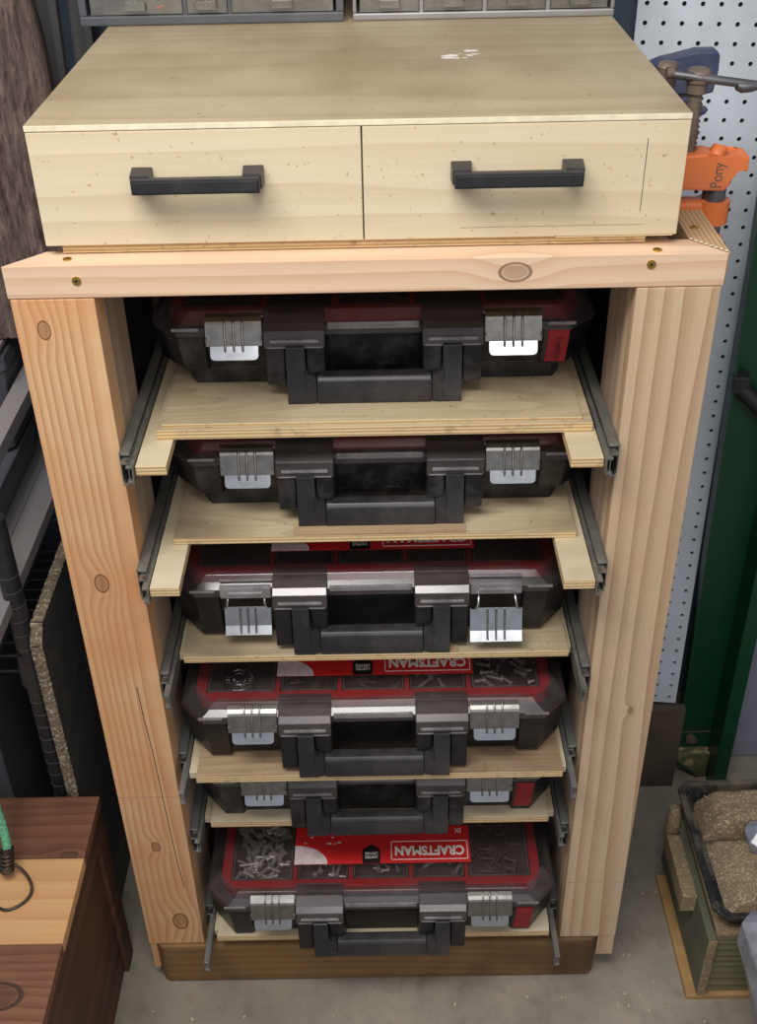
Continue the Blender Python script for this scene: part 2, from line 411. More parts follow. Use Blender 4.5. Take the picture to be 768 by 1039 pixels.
# end grain of the mitred rail
MB().prism([(-.354, -.006), (.338, -.006), (.347, .004), (.347, .036), (-.3625, .036), (-.3625, .002)], .004, .0965, 'z', M['sill'], .005).build('bottom_rail', M['sill'], cab)
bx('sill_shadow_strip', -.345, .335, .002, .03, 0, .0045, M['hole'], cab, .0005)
bx('back_panel', -.324, .324, .5495, .556, 0.02, 1.25, M['back'], cab)  # back and side sheets added to darken the cabinet interior
bx('side_panel', -.331, -.3245, .13, .549, .02, 1.25, M['back'], cab)
bx('side_panel', .3245, .331, .13, .549, .02, 1.25, M['back'], cab)
def screw(x, y, z, up):
    mb = MB(); ax = 'z' if up else 'y'; s = 1 if up else -1
    rot = None
    mb.cyl((x, y, z), .0048, .0012*s, ax, 16); mb.cyl((x, y, z+0), .003, .0016*s, ax, 8)
    mb.mats = [M['brass']]
    o = mb.build('screw', M['brass'], cab)
    h = MB(); h.cyl((x, y+(0 if up else -.0016), z+(.0016 if up else 0)), .0016, .0003*s, ax, 6); h.mats = [M['hole']]; h.build('screw_socket', M['hole'], o)
screw(-.301, -.0, 1.236, False); screw(.298, -.0, 1.242, False)
screw(-.311, .016, 1.253, True); screw(.305, .010, 1.253, True); screw(.357, .07, 1.2535, True)
# pencil marks across the posts
MB().box(-.374, -.288, -.0006, 0, .4455, .4462, M['postI']).build('pencil_line', M['postI'], cab)
MB().box(.287, .374, -.0006, 0, .236, .2366, M['postI']).build('pencil_line', M['postI'], cab)
c_ = MB()      # drying crack on the left post
pt = [(-.318, .66), (-.3165, .60), (-.313, .54), (-.311, .46), (-.309, .38), (-.3065, .30), (-.303, .24)]
for (xa, za), (xb, zb) in zip(pt, pt[1:]):
    c_.faces([(xa, -.0005, za), (xa+.0009, -.0005, za), (xb+.0009, -.0005, zb), (xb, -.0005, zb)], [(0, 1, 2, 3)], M['hole'])
c_.build('drying_crack', M['hole'], cab)

# ---- slides
def slide(sx, z, yo, yi, extra, sm='slide'):
    """steel drawer slide: outer channel on the post, ball cage, inner member; sx = -1 left / +1 right"""
    o = MB(); a, b_ = .2858, .2775
    xo, xi = sx*.2858, sx*.2740
    def bb(mb, xa, xb, *r): mb.box(min(xa, xb), max(xa, xb), *r)
    bb(o, sx*.2858, sx*.2845, yo, .50, z-.020, z+.020, M[sm], .0003)
    bb(o, sx*.2845, sx*.2735, yo, .50, z+.0165, z+.020, M[sm], .001)
    bb(o, sx*.2845, sx*.2735, yo, .50, z-.020, z-.0165, M[sm], .001)
    o = o.build('slide_channel', M[sm], cab)
    i = MB()
    bb(i, sx*.2745, sx*.2730, yo-extra*.45, .45, z-.0155, z+.0155, M['slide2'], .0003)
    bb(i, sx*.2820, sx*.2745, yo-extra*.45, .45, z+.0125, z+.0155, M['slide2'], .0006)
    bb(i, sx*.2820, sx*.2745, yo-extra*.45, .45, z-.0155, z-.0125, M['slide2'], .0006)
    i.build('slide_cage', M['slide2'], o)
    n = MB()
    bb(n, sx*.2700, sx*.2685, yi, .44, z-.0115, z+.0115, M[sm], .0003)
    bb(n, sx*.2765, sx*.2700, yi, .44, z+.0085, z+.0115, M[sm], .0006)
    bb(n, sx*.2765, sx*.2700, yi, .44, z-.0115, z-.0085, M[sm], .0006)
    n.build('slide_member', M[sm], o)
SHELF = {  # n: (x0, x1, yfront, ztop, thickness, material, slide yo, yi)
 1: (-.251, .263, .040, 1.030, .0130, 'plyshelf', -.010, -.026),
 2: (-.250, .257, .044, .870, .0095, 'plyshelf', -.020, -.046),
 3: (-.258, .261, .035, .679, .0100, 'plyshelf', .005, -.030),
 4: (-.254, .259, -.017, .502, .0115, 'plyshelf2', .030, -.038),
 5: (-.255, .256, .034, .347, .0110, 'plypale', .022, .004),
 6: (-.260, .264, -.018, .140, .0120, 'plypale', .04, -.058)}
for n, (x0, x1, yf, zt, th, mt, yo, yi) in SHELF.items():
    mb = MB(); mb.box(x0, x1, yf, .44, zt-th, zt, M[mt], .0006)
    ei = mb.mi(M['edge'])
    for f in mb.bm.faces:
        if abs(f.normal.z) < .5 and f.calc_center_median().z < zt: f.material_index = ei
    mb.bm.normal_update()
    for f in mb.bm.faces: f.material_index = 0 if abs(f.normal.z) > .7 else ei
    sh = mb.build('pull_out_shelf', M[mt], cab)
    if n == 1:
        s2 = MB(); s2.box(x0+.006, x1-.012, yf+.006, .43, zt+.0001, zt+.0045, M[mt], .0005); s2.mi(M['edge']); s2.bm.normal_update()
        for f in s2.bm.faces: f.material_index = 0 if abs(f.normal.z) > .7 else 1
        s2.build('top_ply', M[mt], sh)
    if n in (2, 3, 4, 6):
        w = {2: (-.098, .118), 3: (-.105, .112), 4: (-.110, .150), 6: (-.11, .108)}[n]
        if n != 6: bx('front_strip', w[0], w[1], yf+.001, yf+.018, zt+.0001, zt+.003, M['plyshelf2'], sh, .0005)
    if n in (1, 2):
        ys = {1: -.018, 2: -.044}[n]
        for a, b_ in ((-.2675, -.232), (.230, .2675)):
            s3 = MB(); s3.box(a, b_, ys, .44, zt-th-.0125, zt-th-.0002, M['plypale'], .0006); s3.mi(M['edge']); s3.bm.normal_update()
            for f in s3.bm.faces: f.material_index = 0 if abs(f.normal.z) > .7 else 1
            s3.build('side_runner', M['plypale'], sh)
    else:
        for a, b_ in ((-.2675, -.240), (.240, .2675)):
            bx('side_runner', a, b_, yf+.02, .44, zt-th-.0125, zt-th-.0002, M['plypale'], sh)
    for sx in (-1, 1):
        slide(sx, zt-.020, yo, yi, .03, 'slide' if n < 4 else 'slide3')

# ------------------------------------------------------------------ drawer unit on top
du = empty('drawer_unit', (0, 0, 1.2545), 'low wide plywood box with two drawers and black pulls on top of the wooden cabinet', 'drawer unit')
Z = 1.2545
def lx(name, x0, x1, y0, y1, z0, z1, mat, par, bev=.0008): return bx(name, x0, x1, y0, y1, z0-Z, z1-Z, mat, par, bev)
lx('base_board', -.318, .296, .030, .60, 1.2545, 1.2635, M['edge'], du)
lx('body', -.331, .324, .0435, .62, 1.2637, 1.3825, M['plyfront'], du)
mb = MB(); mb.box(-.3335, .3265, .0235, .625, 1.3828-Z, 1.389-Z, M['plytop'], .0008); mb.mi(M['edgew']); mb.bm.normal_update()
for f in mb.bm.faces: f.material_index = 0 if f.normal.z > .5 else 1
top = mb.build('top_board', M['plytop'], du)
w_ = MB()      # white paint smear
for k in range(14):
    cx = .115+R.uniform(-.018, .018); cy = .27+R.uniform(-.012, .03); w = R.uniform(.003, .012)
    n = 7; w_.faces([(cx+w*math.cos(2*PI*i/n)*R.uniform(.5, 1.2), cy+.5*w*math.sin(2*PI*i/n)*R.uniform(.5, 1.2), .13462+k*.00001) for i in range(n)], [tuple(range(n))], M['white'])
w_.build('paint_smear', M['white'], top)
for x0, x1, hx in ((-.333, -.0008, -.1655), (.0008, .326, .1555)):
    dr = lx('drawer', x0, x1, .0235, .0433, 1.265, 1.382, M['plyfront'], du)
    h = MB()
    for s in (-1, 1):
        h.prism([(hx+s*.0560-.0105, 1.3275-Z), (hx+s*.0560+.0105, 1.3275-Z), (hx+s*.0560+.0105, 1.3465-Z), (hx+s*.0560-.0105, 1.3465-Z)], .0234, .001, 'y', M['iron'], .0012,
                taper=[(hx+s*.0560-.0095, 1.329-Z), (hx+s*.0560+.0095, 1.329-Z), (hx+s*.0560+.0095, 1.3440-Z), (hx+s*.0560-.0095, 1.3440-Z)])
    h.box(hx-.0640, hx+.0640, -.0060, .003, 1.3270-Z, 1.3425-Z, M['iron'], .0012)
    h.box(hx-.0620, hx+.0620, -.0080, -.0058, 1.3290-Z, 1.3405-Z, M['iron'], .0008)
    h.build('drawer_pull', M['iron'], dr)
lx('lower_edge', .200, .322, .0235, .0435, 1.2638, 1.2648, M['edge'], du, 0)
# pencil line on right drawer front
p_ = MB(); p_.box(.285, .2855, .0231, .0235, 1.290-Z, 1.365-Z, M['ink'])
p_.box(.10, .29, .0231, .0235, 1.2765-Z, 1.2768-Z, M['postI'])
p_.build('pencil_line', M['postI'], du)

# ------------------------------------------------------------------ organizer cases
def outline(ins=0.0, y0=-.017, tabs=False, hw=.268, ch=.033, yb=.385):
    """plan outline of the case; chamfered front corners"""
    h = hw-ins; c = ch
    return [(-h+c, y0+ins), (h-c, y0+ins), (h, y0+c+ins*1.4+.002), (h, yb-c), (h-c, yb-ins), (-h+c, yb-ins), (-h, yb-c), (-h, y0+c+ins*1.4+.002)]
def tub_front(z, lean):
    """tub plan at height z: corner blocks forward, latch bays and handle recess set back; lean = how far forward"""
    y = -lean; h = .264+.004*(lean/.016)
    pts = [(-h, .385), (-h, y+.040), (-h+.034, y), (-.203, y), (-.200, y+.007), (-.131, y+.007), (-.129, y-.012), (-.058, y-.012), (-.055, .0035),
           (.055, .0035), (.058, y-.012), (.129, y-.012), (.131, y+.007), (.200, y+.007), (.203, y), (h-.034, y), (h, y+.040), (h, .385)]
    return [(a, b, z) for a, b in pts]
def case(name, loc, label, tall=False, open_latch=False, sticker=False, tape=None, scuff=False, fill=None):
    t = empty(name, loc, label, 'tool organizer case', 'organizer cases on the pull-out shelves')
    pm = M['blackscuff'] if scuff else M['black']
    z0 = .026 if tall else 0
    mb = MB()
    rings = [tub_front(z0, .001), tub_front(z0+.004, .003), tub_front(.062, .014), tub_front(.0795, .016)]
    mb.loft(rings, pm, (True, True))
    if tall: mb.prism([(-.232, .03), (-.222, .012), (.222, .012), (.232, .03), (.232, .37), (-.232, .37)], 0, z0, 'z', pm, .004)
    tub = mb.build('tub', pm, t, bevel=.0012)
    # red tray with compartments
    rd = MB(); zr = .0985
    rd.prism([(-.232, .010), (.232, .010), (.234, .0243), (-.234, .0243)], .0800, zr, 'z', M['red'], .002)
    for q in (-1, 1): rd.prism([(q*.2325, .0105), (q*.2480, .030), (q*.2480, .36), (q*.2345, .36), (q*.2345, .0105)], .0800, zr, 'z', M['red'], .002)
    rd.faces([(0, .2, .09)], [], M['red']); rd.box(-.248, .248, .36, .372, .0800, zr, M['red'], .003)
    for x in (-.1335, .1335): rd.box(x-.003, x+.003, .024, .36, .0800, zr-.001, M['red'])
    for x in (-.047, .047): rd.box(x-.003, x+.003, .024, .36, .0800, zr-.002, M['red'])
    for y in (.10, .19, .28): rd.box(-.1335, .1335, y-.002, y+.002, .0800, zr-.002, M['red'])
    tr = rd.build('compartment_tray', M['red'], t)
    cl = MB()
    cells = [(-.233, -.137), (.137, .233), (-.130, -.050), (-.044, .044), (.050, .130)]
    for a, b_ in cells:
        cl.box(a, b_, .0245, .3595, .0798, .0815, M['cell'])
    cl.build('cell_floor', M['cell'], tr)
    cups = MB()
    for a, b_ in cells:
        y1 = .175 if abs(a+b_) > .3 else .098
        for (xa, xb, ya, yb) in ((a+.002, b_-.002, .026, .0275), (a+.002, a+.0035, .026, y1), (b_-.0035, b_-.002, .026, y1), (a+.002, b_-.002, y1-.0015, y1)):
            cups.box(xa, xb, ya, yb, .0816, .0975, M['lidhaze'])
    cups.build('clear_cup', M['lidhaze'], tr)
    # lid
    L = MB()
    def rg(ins, z, y0=-.018): return [(a, b, z) for a, b in outline(ins, y0)]
    L.loft([rg(0, .0785), rg(.0005, .0885), rg(.010, .0955), rg(.016, .1035), rg(.022, .1045)], M['lid'], (False, True))
    for s in (-1, 1):     # hoods over the two handle pillars, and thick corner lips
        a, b_ = sorted((s*.0575, s*.1295))
        L.prism([(-.036, .070), (-.034, .0905), (-.026, .0975), (-.010, .1035), (.012, .1045), (.012, .1030), (-.010, .1015), (-.024, .0960), (-.0325, .0895), (-.0345, .070)], a, b_, 'x', M['lid'])
        for q in (a, b_-.0015): L.prism([(-.036, .070), (-.034, .0905), (-.026, .0975), (-.010, .1035), (-.006, .1000), (-.006, .070)], q, q+.0015, 'x', M['lid'])
    L.mi(M['lidtop']); L.bm.normal_update()
    for f in L.bm.faces:
        if f.calc_center_median().z > .103 and f.calc_center_median().y > .02 and abs(f.normal.z) > .9: f.material_index = L.mi(M['lidtop'])
    lid = L.build('lid', M['lid'], t, bevel=.0015)
    H = MB()              # moulded ridges of the lid, highlights painted in with a paler plastic
    for s in (-1, 1):
        a, b_ = sorted((s*.0605, s*.1265)); H.box(a+.004, b_-.004, -.0375, -.0345, .0770, .0810, M['lidhaze'], .0012)
        H.box(a, b_, -.0368, -.0345, .0700, .0716, M['lidhaze'], .0006)
        a, b_ = sorted((s*.2065, s*.240)); H.box(a, b_, -.0195, -.0165, .0855, .0895, M['lidhaze'], .0012)
    H.box(-.0545, .0545, -.0205, -.0170, .0860, .0945, M['lidhaze'], .0015)
    for s in (-1, 1):
        a, b_ = sorted((s*.130, s*.200)); H.box(a, b_, -.012, -.008, .0985, .1015, M['lidhaze'], .0012)
        if open_latch:
            H.box(a+.001, b_-.001, -.0245, -.0170, .0800, .0985, M['lidhaze'], .002)
            H.box(a+.012, b_-.012, -.0262, -.0240, .0865, .0905, M['lidhaze'], .001)
    H.build('lid_ridge', M['lidhaze'], lid)
    # latches
    for s in (-1, 1):
        cx = s*.1655; lt = MB()
        if not open_latch:
            prof = [(-.0080, .1030), (-.0140, .1010), (-.0185, .0975), (-.0205, .0945), (-.0270, .0735), (-.0280, .0700)]
            w = .0333
            V = [(cx+q*w, y, z) for (y, z) in prof for q in (-1, 1)]
            lt.faces(V, [(2*i, 2*i+1, 2*i+3, 2*i+2) for i in range(len(prof)-1)], M['steel2'])
            # flared lip with rounded lower corners
            lp = []; w = .0285
            for (dx, u) in ((-1, 0), (-1, .7), (-.97, .86), (-.9, .96), (-.8, 1), (.8, 1), (.9, .96), (.97, .86), (1, .7), (1, 0)):
                lp.append((cx+dx*w, -.0280-.0070*u, .0700-.0150*u))
            lt.faces(lp, [tuple(range(len(lp)))], M['steel'])
            for k in (-.0105, 0, .0105):
                lt.tube([(cx+k, -.0085, .1033), (cx+k, -.0145, .1012), (cx+k, -.0208, .0945), (cx+k, -.0282, .0705), (cx+k, -.0310, .0655), (cx+k, -.0318, .0635)], [.0011, .0016, .0016, .0016, .0016, .0004], 6, M['steel2'])
            lt.box(cx-.0338, cx-.0320, -.0278, -.0200, .0760, .0800, M['steel2']); lt.box(cx+.0320, cx+.0338, -.0278, -.0200, .0760, .0800, M['steel2'])
        else:
            fl = s > 0    # right one stands away from the case, left one lies against it
            yt, zt_, yb_, zb_ = (-.030, .062, -.042, .018) if fl else (-.014, .058, -.022, .020)
            hw = .0345 if fl else .031
            def q(u, v, off=0): return (cx+u*hw, yt+(yb_-yt)*v-off, zt_+(zb_-zt_)*v)
            lt.faces([q(-1, 0), q(1, 0), q(1, .72, .001), q(-1, .72, .001)], [(0, 1, 2, 3)], M['steel'])
            lt.faces([q(-1, .72, .001), q(1, .72, .001), q(1, 1, .006), q(-1, 1, .006)], [(0, 1, 2, 3)], M['steel'])
            for k in (-.33, 0, .33): lt.tube([q(k, .02, .0006), q(k, .72, .002), q(k, .95, .006)], .0014, 6, M['steel2'])
            for k in (-1, 1):
                lt.tube([q(k*.95, 0, 0), (cx+k*.028, yt-.006, zt_+.004), (cx+k*.025, yt-.010, zt_+.012), (cx+k*.024, yt-.002, zt_+.021), (cx+k*.024, yt+.006, zt_+.022)], .0019, 8, M['steel'])
        lt.build('latch', M['steel'], t)
        if not open_latch: continue
    # handle: pivots in the pillars, hangs down in front
    hd = MB()
    for s in (-1, 1):
        a, b_ = sorted((s*.0815, s*.1045))
        hd.prism([(-.0400, .0725), (-.0250, .0745), (-.0200, .066), (-.0200, .006), (-.0300, -.0035), (-.0440, -.0035), (-.0460, .002)], a, b_, 'x', M['handle'], .0015)
        lowq = [(.0690, .001), (.0820, -.003), (.0820, .046), (.0775, .0375), (.0690, .0345)]
        hd.prism([(s*u_, w_) for u_, w_ in (lowq if s > 0 else lowq[::-1])], -.0452, -.0230, 'y', M['handle'], .0012)
    hd.prism([(-.0465, .003), (-.0470, .012), (-.0455, .030), (-.0420, .0345), (-.0280, .0360), (-.0220, .028), (-.0220, .008), (-.0280, -.0030), (-.0440, -.0030)], -.0683, .0683, 'x', M['handle'], .0015)
    hd = hd.build('carry_handle', M['handle'], t)
    for s in (-1, 1):      # pillar shields that hold the handle pivots
        ps = MB()
        ps.prism([(min(s*.106, s*.128), .006+z0*.6), (max(s*.106, s*.128), .006+z0*.6), (max(s*.106, s*.128), .0760), (min(s*.106, s*.128), .0760)], -.0355, -.012, 'y', pm, .002)
        a, b_ = sorted((s*.0585, s*.0800)); ps.box(a, b_, -.0355, -.012, .036, .0760, pm, .002)
        a, b_ = sorted((s*.1070, s*.0790)); ps.box(a, b_, -.0352, -.012, .0752, .0790, pm, .0008)
        a, b_ = sorted((s*.1070, s*.0790)); ps.box(a, b_, -.0195, -.012, .036, .0755, pm, .0008)
        ps.build('handle_pillar', pm, t)
    if tape:
        x0, x1, za, zb = tape
        def fy(z): return -(.003+.011*(z-z0-.004)/(.058-z0)) if z < .062 else -(.014+.002*(z-.062)/.0175)
        tp = MB(); zz = [za, .0615, zb]
        V_ = [(x, fy(z)-.0012, z) for z in zz for x in (x0+(z-za)*.03, x1+(z-za)*.03)]
        tp.faces(V_, [(0, 1, 3, 2), (2, 3, 5, 4)], M['redtape'])
        tpo = tp.build('red_tape_label', M['redtape'], t)
        if tall:
            text('handwriting', 'A Sanding', .0100, M['inkred'], tpo, ((x0+x1)/2+.001, fy((za+zb)/2)-.0019, (za+zb)/2-.002), (math.radians(90-16), 0, 0), .0, .8).rotation_euler = (Matrix.Rotation(math.radians(90+10), 3, 'X') @ Matrix.Rotation(PI/2, 3, 'Z')).to_euler()
    if sticker:
        zt_ = .1049
        st = bx('paper_label', -.135, .141, .046, .118, zt_, zt_+.0003, M['redlabel'], lid, 0)
        z1 = zt_+.0005
        fr = MB()
        for (a, b_, c, d) in ((.0165, .1375, .052, .0532), (.0165, .1375, .0868, .088), (.0165, .0177, .052, .088), (.1363, .1375, .052, .088)):
            fr.box(a, b_, c, d, zt_+.0002, z1+.0002, M['white'])
        fr.build('label_border', M['white'], st)
        text('lettering', 'CRAFTSMAN', .0240, M['white'], st, (.077, .0700, z1), (0, 0, PI), .035, .80)
        bd = MB(); bd.prism([(-.0285, .0462), (-.0005, .0462), (-.0005, .073), (-.0145, .083), (-.0285, .073)], zt_+.0002, z1, 'z', M['ink']); bd = bd.build('warranty_badge', M['ink'], st)
        text('lettering', 'LIMITED', .0072, M['white'], bd, (-.0145, .0585, z1+.0001), (0, 0, PI), .015, .78)
        text('lettering', 'LIFETIME', .0072, M['white'], bd, (-.0145, .0655, z1+.0001), (0, 0, PI), .015, .74)
        text('lettering', 'IX', .012, M['white'], st, (.124, .108, z1), (0, 0, PI), .02, .9)
        gv = MB(); pts = [(-.135, .0462), (-.083, .0462)]+[(-.135+.052*math.cos(a), .0462+.036*math.sin(a)) for a in [PI/2*k/8 for k in range(1, 9)]]
        gv.prism(pts, zt_+.0002, z1, 'z', M['glove'])
        for k in range(6):
            x = -.125+R.uniform(0, .06); y = .086+R.uniform(-.004, .012)
            gv.box(x, x+R.uniform(.003, .008), y, y+R.uniform(.001, .003), zt_+.0002, z1, M['glove'])
        gv.build('printed_picture', M['glove'], st)
    return t
B1 = case('organizer_case', (.0071, .1336, 1.0350), 'topmost black organizer case, under the top rail, with red tape handwritten A Sanding', True, tape=(.207, .232, .030, .0785), scuff=True)
B2 = case('organizer_case', (.0117, .1071, .8702), 'black organizer case on the second shelf down, no tape on its front', True, scuff=True)
B3 = case('organizer_case', (-.0036, .0793, .6825), 'organizer case with both steel latches hanging open on the third shelf', open_latch=True, sticker=True)
B4 = case('organizer_case', (-.0039, .0226, .5055), 'organizer case on the fourth shelf, bright wire coil in its left bin', sticker=True)
B5 = case('organizer_case', (-.0024, .0514, .3472), 'organizer case mostly hidden in the narrowest gap, fifth shelf down', tape=(.205, .231, .012, .075), scuff=True)
B6 = case('organizer_case', (.0006, -.0121, .1402), 'lowest organizer case, left bin full of bolts under its clear lid', sticker=True, tape=(.205, .231, .008, .075))

# contents of the two cases whose lids show them
def bolts(name, base, x0, x1, y0, y1, n, label, seed, z=.0825, mat='bolt', big=1.):
    rr = random.Random(seed); mb = MB()
    for k in range(n):
        x = rr.uniform(x0+.008, x1-.008); y = rr.uniform(y0+.006, y1-.006); a = rr.uniform(0, PI*2); l = rr.uniform(.010, .020)*big
        r = rr.uniform(.0016, .0026)*big**.8
        zz = z+r+rr.uniform(0, .007); d = Vector((math.cos(a), math.sin(a), rr.uniform(-.1, .1)))
        p = Vector((x, y, zz)); q = p+d*l
        q.x = min(max(q.x, x0+.003), x1-.003); q.y = min(max(q.y, y0+.003), y1-.003); q.z = max(q.z, z+r)
        mb.tube([p, q], r, 8, M[mat]); d = (q-p).normalized()
        mb.tube([p-d*.003, p], r*1.9, 6, M[mat])
    o = mb.build(name, M[mat], None); o.location = base.location
    return tag(o, label, name.replace('_', ' '), kind='stuff')
bolts('bolts', B6, -.230, -.140, .030, .170, 70, 'heap of grey bolts in the left bin of the lowest case', 3, big=1.5)
bolts('long_screws', B6, .140, .230, .030, .170, 26, 'loose dark screws in the right bin of the lowest case', 5, mat='rust')
bolts('drill_bits', B4, .140, .230, .030, .150, 30, 'shiny drill bits in the right bin of the fourth case', 8, mat='bolt', big=1.3)
bolts('mixed_fasteners', B6, -.128, -.052, .029, .095, 12, 'long pale screws in the small bin left of centre, lowest case', 11, big=1.2)
bolts('blue_connectors', B6, -.042, .042, .029, .095, 20, 'small fasteners in the centre front bin of the lowest case', 12)
bolts('pale_fasteners', B6, .052, .128, .029, .095, 10, 'pale fasteners in the small bin right of centre, lowest case', 13, big=1.2)
bolts('short_screws', B4, -.128, -.052, .029, .095, 8, 'few short screws in the small bin left of centre, fourth case', 14, mat='rust')
bolts('small_nuts', B4, -.042, .042, .029, .095, 9, 'few small screws in the centre front bin, fourth case', 15, mat='rust')
bolts('steel_bits', B4, .052, .128, .029, .095, 8, 'shiny steel bits in the small bin right of centre, fourth case', 16, big=1.3)
# clear wheel seen under the lid of case four
wh = MB()
n = 22
for k in range(n):
    a = 2*PI*k/n; wh.tube([(.006*math.cos(a), .006*math.sin(a), .005), (.0205*math.cos(a+.25), .0205*math.sin(a+.25), .006)], .0012, 6, M['steel'])
wh.tube([(.0215*math.cos(2*PI*k/32), .0215*math.sin(2*PI*k/32), .006) for k in range(33)], .0022, 8, M['steel'], False)
wh.tube([(.012*math.cos(2*PI*k/24), .012*math.sin(2*PI*k/24), .008) for k in range(25)], .0018, 8, M['steel'], False)
wh.cyl((0, 0, 0), .0235, .004, 'z', 32, M['cell']); wh.cyl((0, 0, .004), .006, .006, 'z', 16, M['steel'])
wh = wh.build('wire_coil', M['steel']); wh.location = B4.location+Vector((-.190, .058, .0822)); tag(wh, 'round coil of bright picture wire in the left bin of the fourth case', 'wire coil')
pb = MB(); pb.tube([(-.226, .033, .0865), (-.176, .032, .0865)], .0026, 10, M['edgew']); pb = pb.build('pale_rod', M['edgew']); pb.location = B4.location
tag(pb, 'short pale rod beside the wire coil in the fourth case', 'rod')

# ------------------------------------------------------------------ parts cabinets on top
def parts_cabinet(name, x0, x1, y0, depth, h, frame, label, cols, rows, drawer_h, face, fill, rim, bot):
    t = empty(name, (x0, y0, 1.3895), label, 'parts cabinet')
    w = x1-x0; mb = MB()
    mb.box(0, w, 0, depth, 0, bot, frame, .002); mb.box(0, rim, 0, depth, bot, h, frame, .002); mb.box(w-rim, w, 0, depth, bot, h, frame, .002)
    mb.box(0, w, 0, depth, h-.012, h, frame, .002); mb.box(rim, w-rim, depth-.006, depth, bot, h-.012, frame)
    for x in cols[1:-1]: mb.box(x-.0025, x+.0025, .004, depth-.006, bot, h-.012, frame)
    for r in range(1, rows): mb.box(rim, w-rim, .004, depth-.006, bot+r*drawer_h-.002, bot+r*drawer_h+.001, frame)
    mb.build('frame', frame, t)
    for r in range(rows):
        for a, b_ in zip(cols, cols[1:]):
            z = bot+r*drawer_h+.0012; a2, b2 = a+.0032, b_-.0032
            d = MB(); d.box(a2, b2, .002, .0045, z, z+drawer_h-.004, face, .0008); d.box(a2, b2, .0045, depth-.02, z, z+.0015, face)
            d.box(a2, a2+.0012, .0045, depth-.02, z, z+drawer_h*.8, face); d.box(b2-.0012, b2, .0045, depth-.02, z, z+drawer_h*.8, face)
            c = (a2+b2)/2; d.box(c-.013, c+.013, -.007, .002, z+.013, z+.016, face, .0008); d.box(c-.013, c+.013, -.0075, -.006, z+.006, z+.016, face, .0005)
            d.box(c-.013, c-.0115, -.007, .002, z+.005, z+.016, face); d.box(c+.0115, c+.013, -.007, .002, z+.005, z+.016, face)
            dd = d.build('bin_drawer', face, t)
            f = MB(); n = 6
            f.box(a2+.002, b2-.002, .006, depth-.03, z+.0018, z+drawer_h*.55, fill, .004); f.build('contents', fill, dd)
    return t
PC = parts_cabinet('parts_cabinet', -.3690, -.0245, .472, .15, .26, M['binframe'], 'small parts cabinet with charcoal frame, at the left on top of the plywood box', [.012, .138, .196, .334], 4, .058, M['clearbin'], M['stuffd'], .010, .012)
parts_cabinet('parts_cabinet', -.0130, .3280, .474, .14, .26, M['binmetal'], 'parts cabinet with grey metal frame, at the right on top of the plywood box', [.006, .0895, .172, .2545, .335], 5, .047, M['clearbin'], M['stuffw'], .005, .009)
ob = MB(); ob.tube([(-.268, .4773, 1.410), (-.262, .4776, 1.4105), (-.2575, .4775, 1.413)], [.002, .003, .0015], 8, M['orangebit'])
tag(ob.build('orange_part', M['orangebit']), 'tiny orange plastic piece in the bottom left drawer of the charcoal parts cabinet', 'plastic piece')

# ------------------------------------------------------------------ pegboard leaning behind
def peg_pt(r, c, off=0):
    ya, le, ro = -.0873, -.1276, .018
    U = Vector((math.cos(ya), math.sin(ya), 0)); n = Vector((-math.sin(ya), math.cos(ya), 0))
    V = -Vector((0, 0, 1))*math.cos(le)+n*math.sin(le)
    U2 = U*math.cos(ro)+V*math.sin(ro); V2 = V*math.cos(ro)-U*math.sin(ro)
    N = U2.cross(V2)
    if N.y < 0: N = -N
    return Vector((.5706, .5634, 1.4067))+.0254*(c*U2+r*V2)+N*off
pg = MB(); s = .0254; n = 12; hr = .0033/s
def cellf(r, c, hole):
    q = [(r-.5, c-.5), (r-.5, c+.5), (r+.5, c+.5), (r+.5, c-.5)]
    if not hole:
        pg.faces([peg_pt(a, b_) for a, b_ in q], [(0, 1, 2, 3)], M['pegw']); return
    out = []; inn = []
    for k in range(n):
        a = 2*PI*(k+.5)/n; dx, dy = math.cos(a), math.sin(a); m = .5/max(abs(dx), abs(dy))
        out.append((r+dy*m, c+dx*m)); inn.append((r+dy*hr, c+dx*hr))
    cor = [(r+sy*.5, c+sx*.5) for sy, sx in ((1, 1), (1, -1), (-1, -1), (-1, 1))]
    vs = [peg_pt(*p) for p in out]+[peg_pt(*p) for p in inn]+[peg_pt(*p, .005) for p in inn]+[peg_pt(*p) for p in cor]
    fs = []
    for k in range(n):
        j = (k+1) % n
        ka, kb = 2*PI*(k+.5)/n, 2*PI*(j+.5)/n
        qa = int(((ka+2*PI-PI/4) % (2*PI))//(PI/2)); qb = int(((kb+2*PI-PI/4) % (2*PI))//(PI/2))
        if qa != qb:
            mid = (ka+(2*PI/n)/2) % (2*PI); ci = int(mid//(PI/2)) % 4
            fs.append((k, 3*n+ci, j, n+j, n+k))
        else: fs.append((k, j, n+j, n+k))
        fs.append((n+k, n+j, 2*n+j, 2*n+k))
    pg.faces(vs, fs, M['pegw'])
for r in range(-6, 48):
    for c in range(-7, 1):
        cellf(r, c, True)
bmesh.ops.remove_doubles(pg.bm, verts=pg.bm.verts, dist=.0002)
# rear and edges of the board
A = [(-6.5, -7.5), (-6.5, .5), (47.5, .5), (47.5, -7.5)]
vs = [peg_pt(*p, .0) for p in A]+[peg_pt(*p, .0055) for p in A]
pg.faces(vs, [(0, 1, 5, 4), (1, 2, 6, 5), (2, 3, 7, 6), (3, 0, 4, 7)], M['pegw']); pg.faces(vs, [(4, 7, 6, 5)], M['hole'])  # near-black rear sheet paints the shade inside the holes
tag(pg.build('pegboard', M['pegw']), 'white perforated pegboard panel leaning upright behind the right side of the cabinet', 'pegboard')
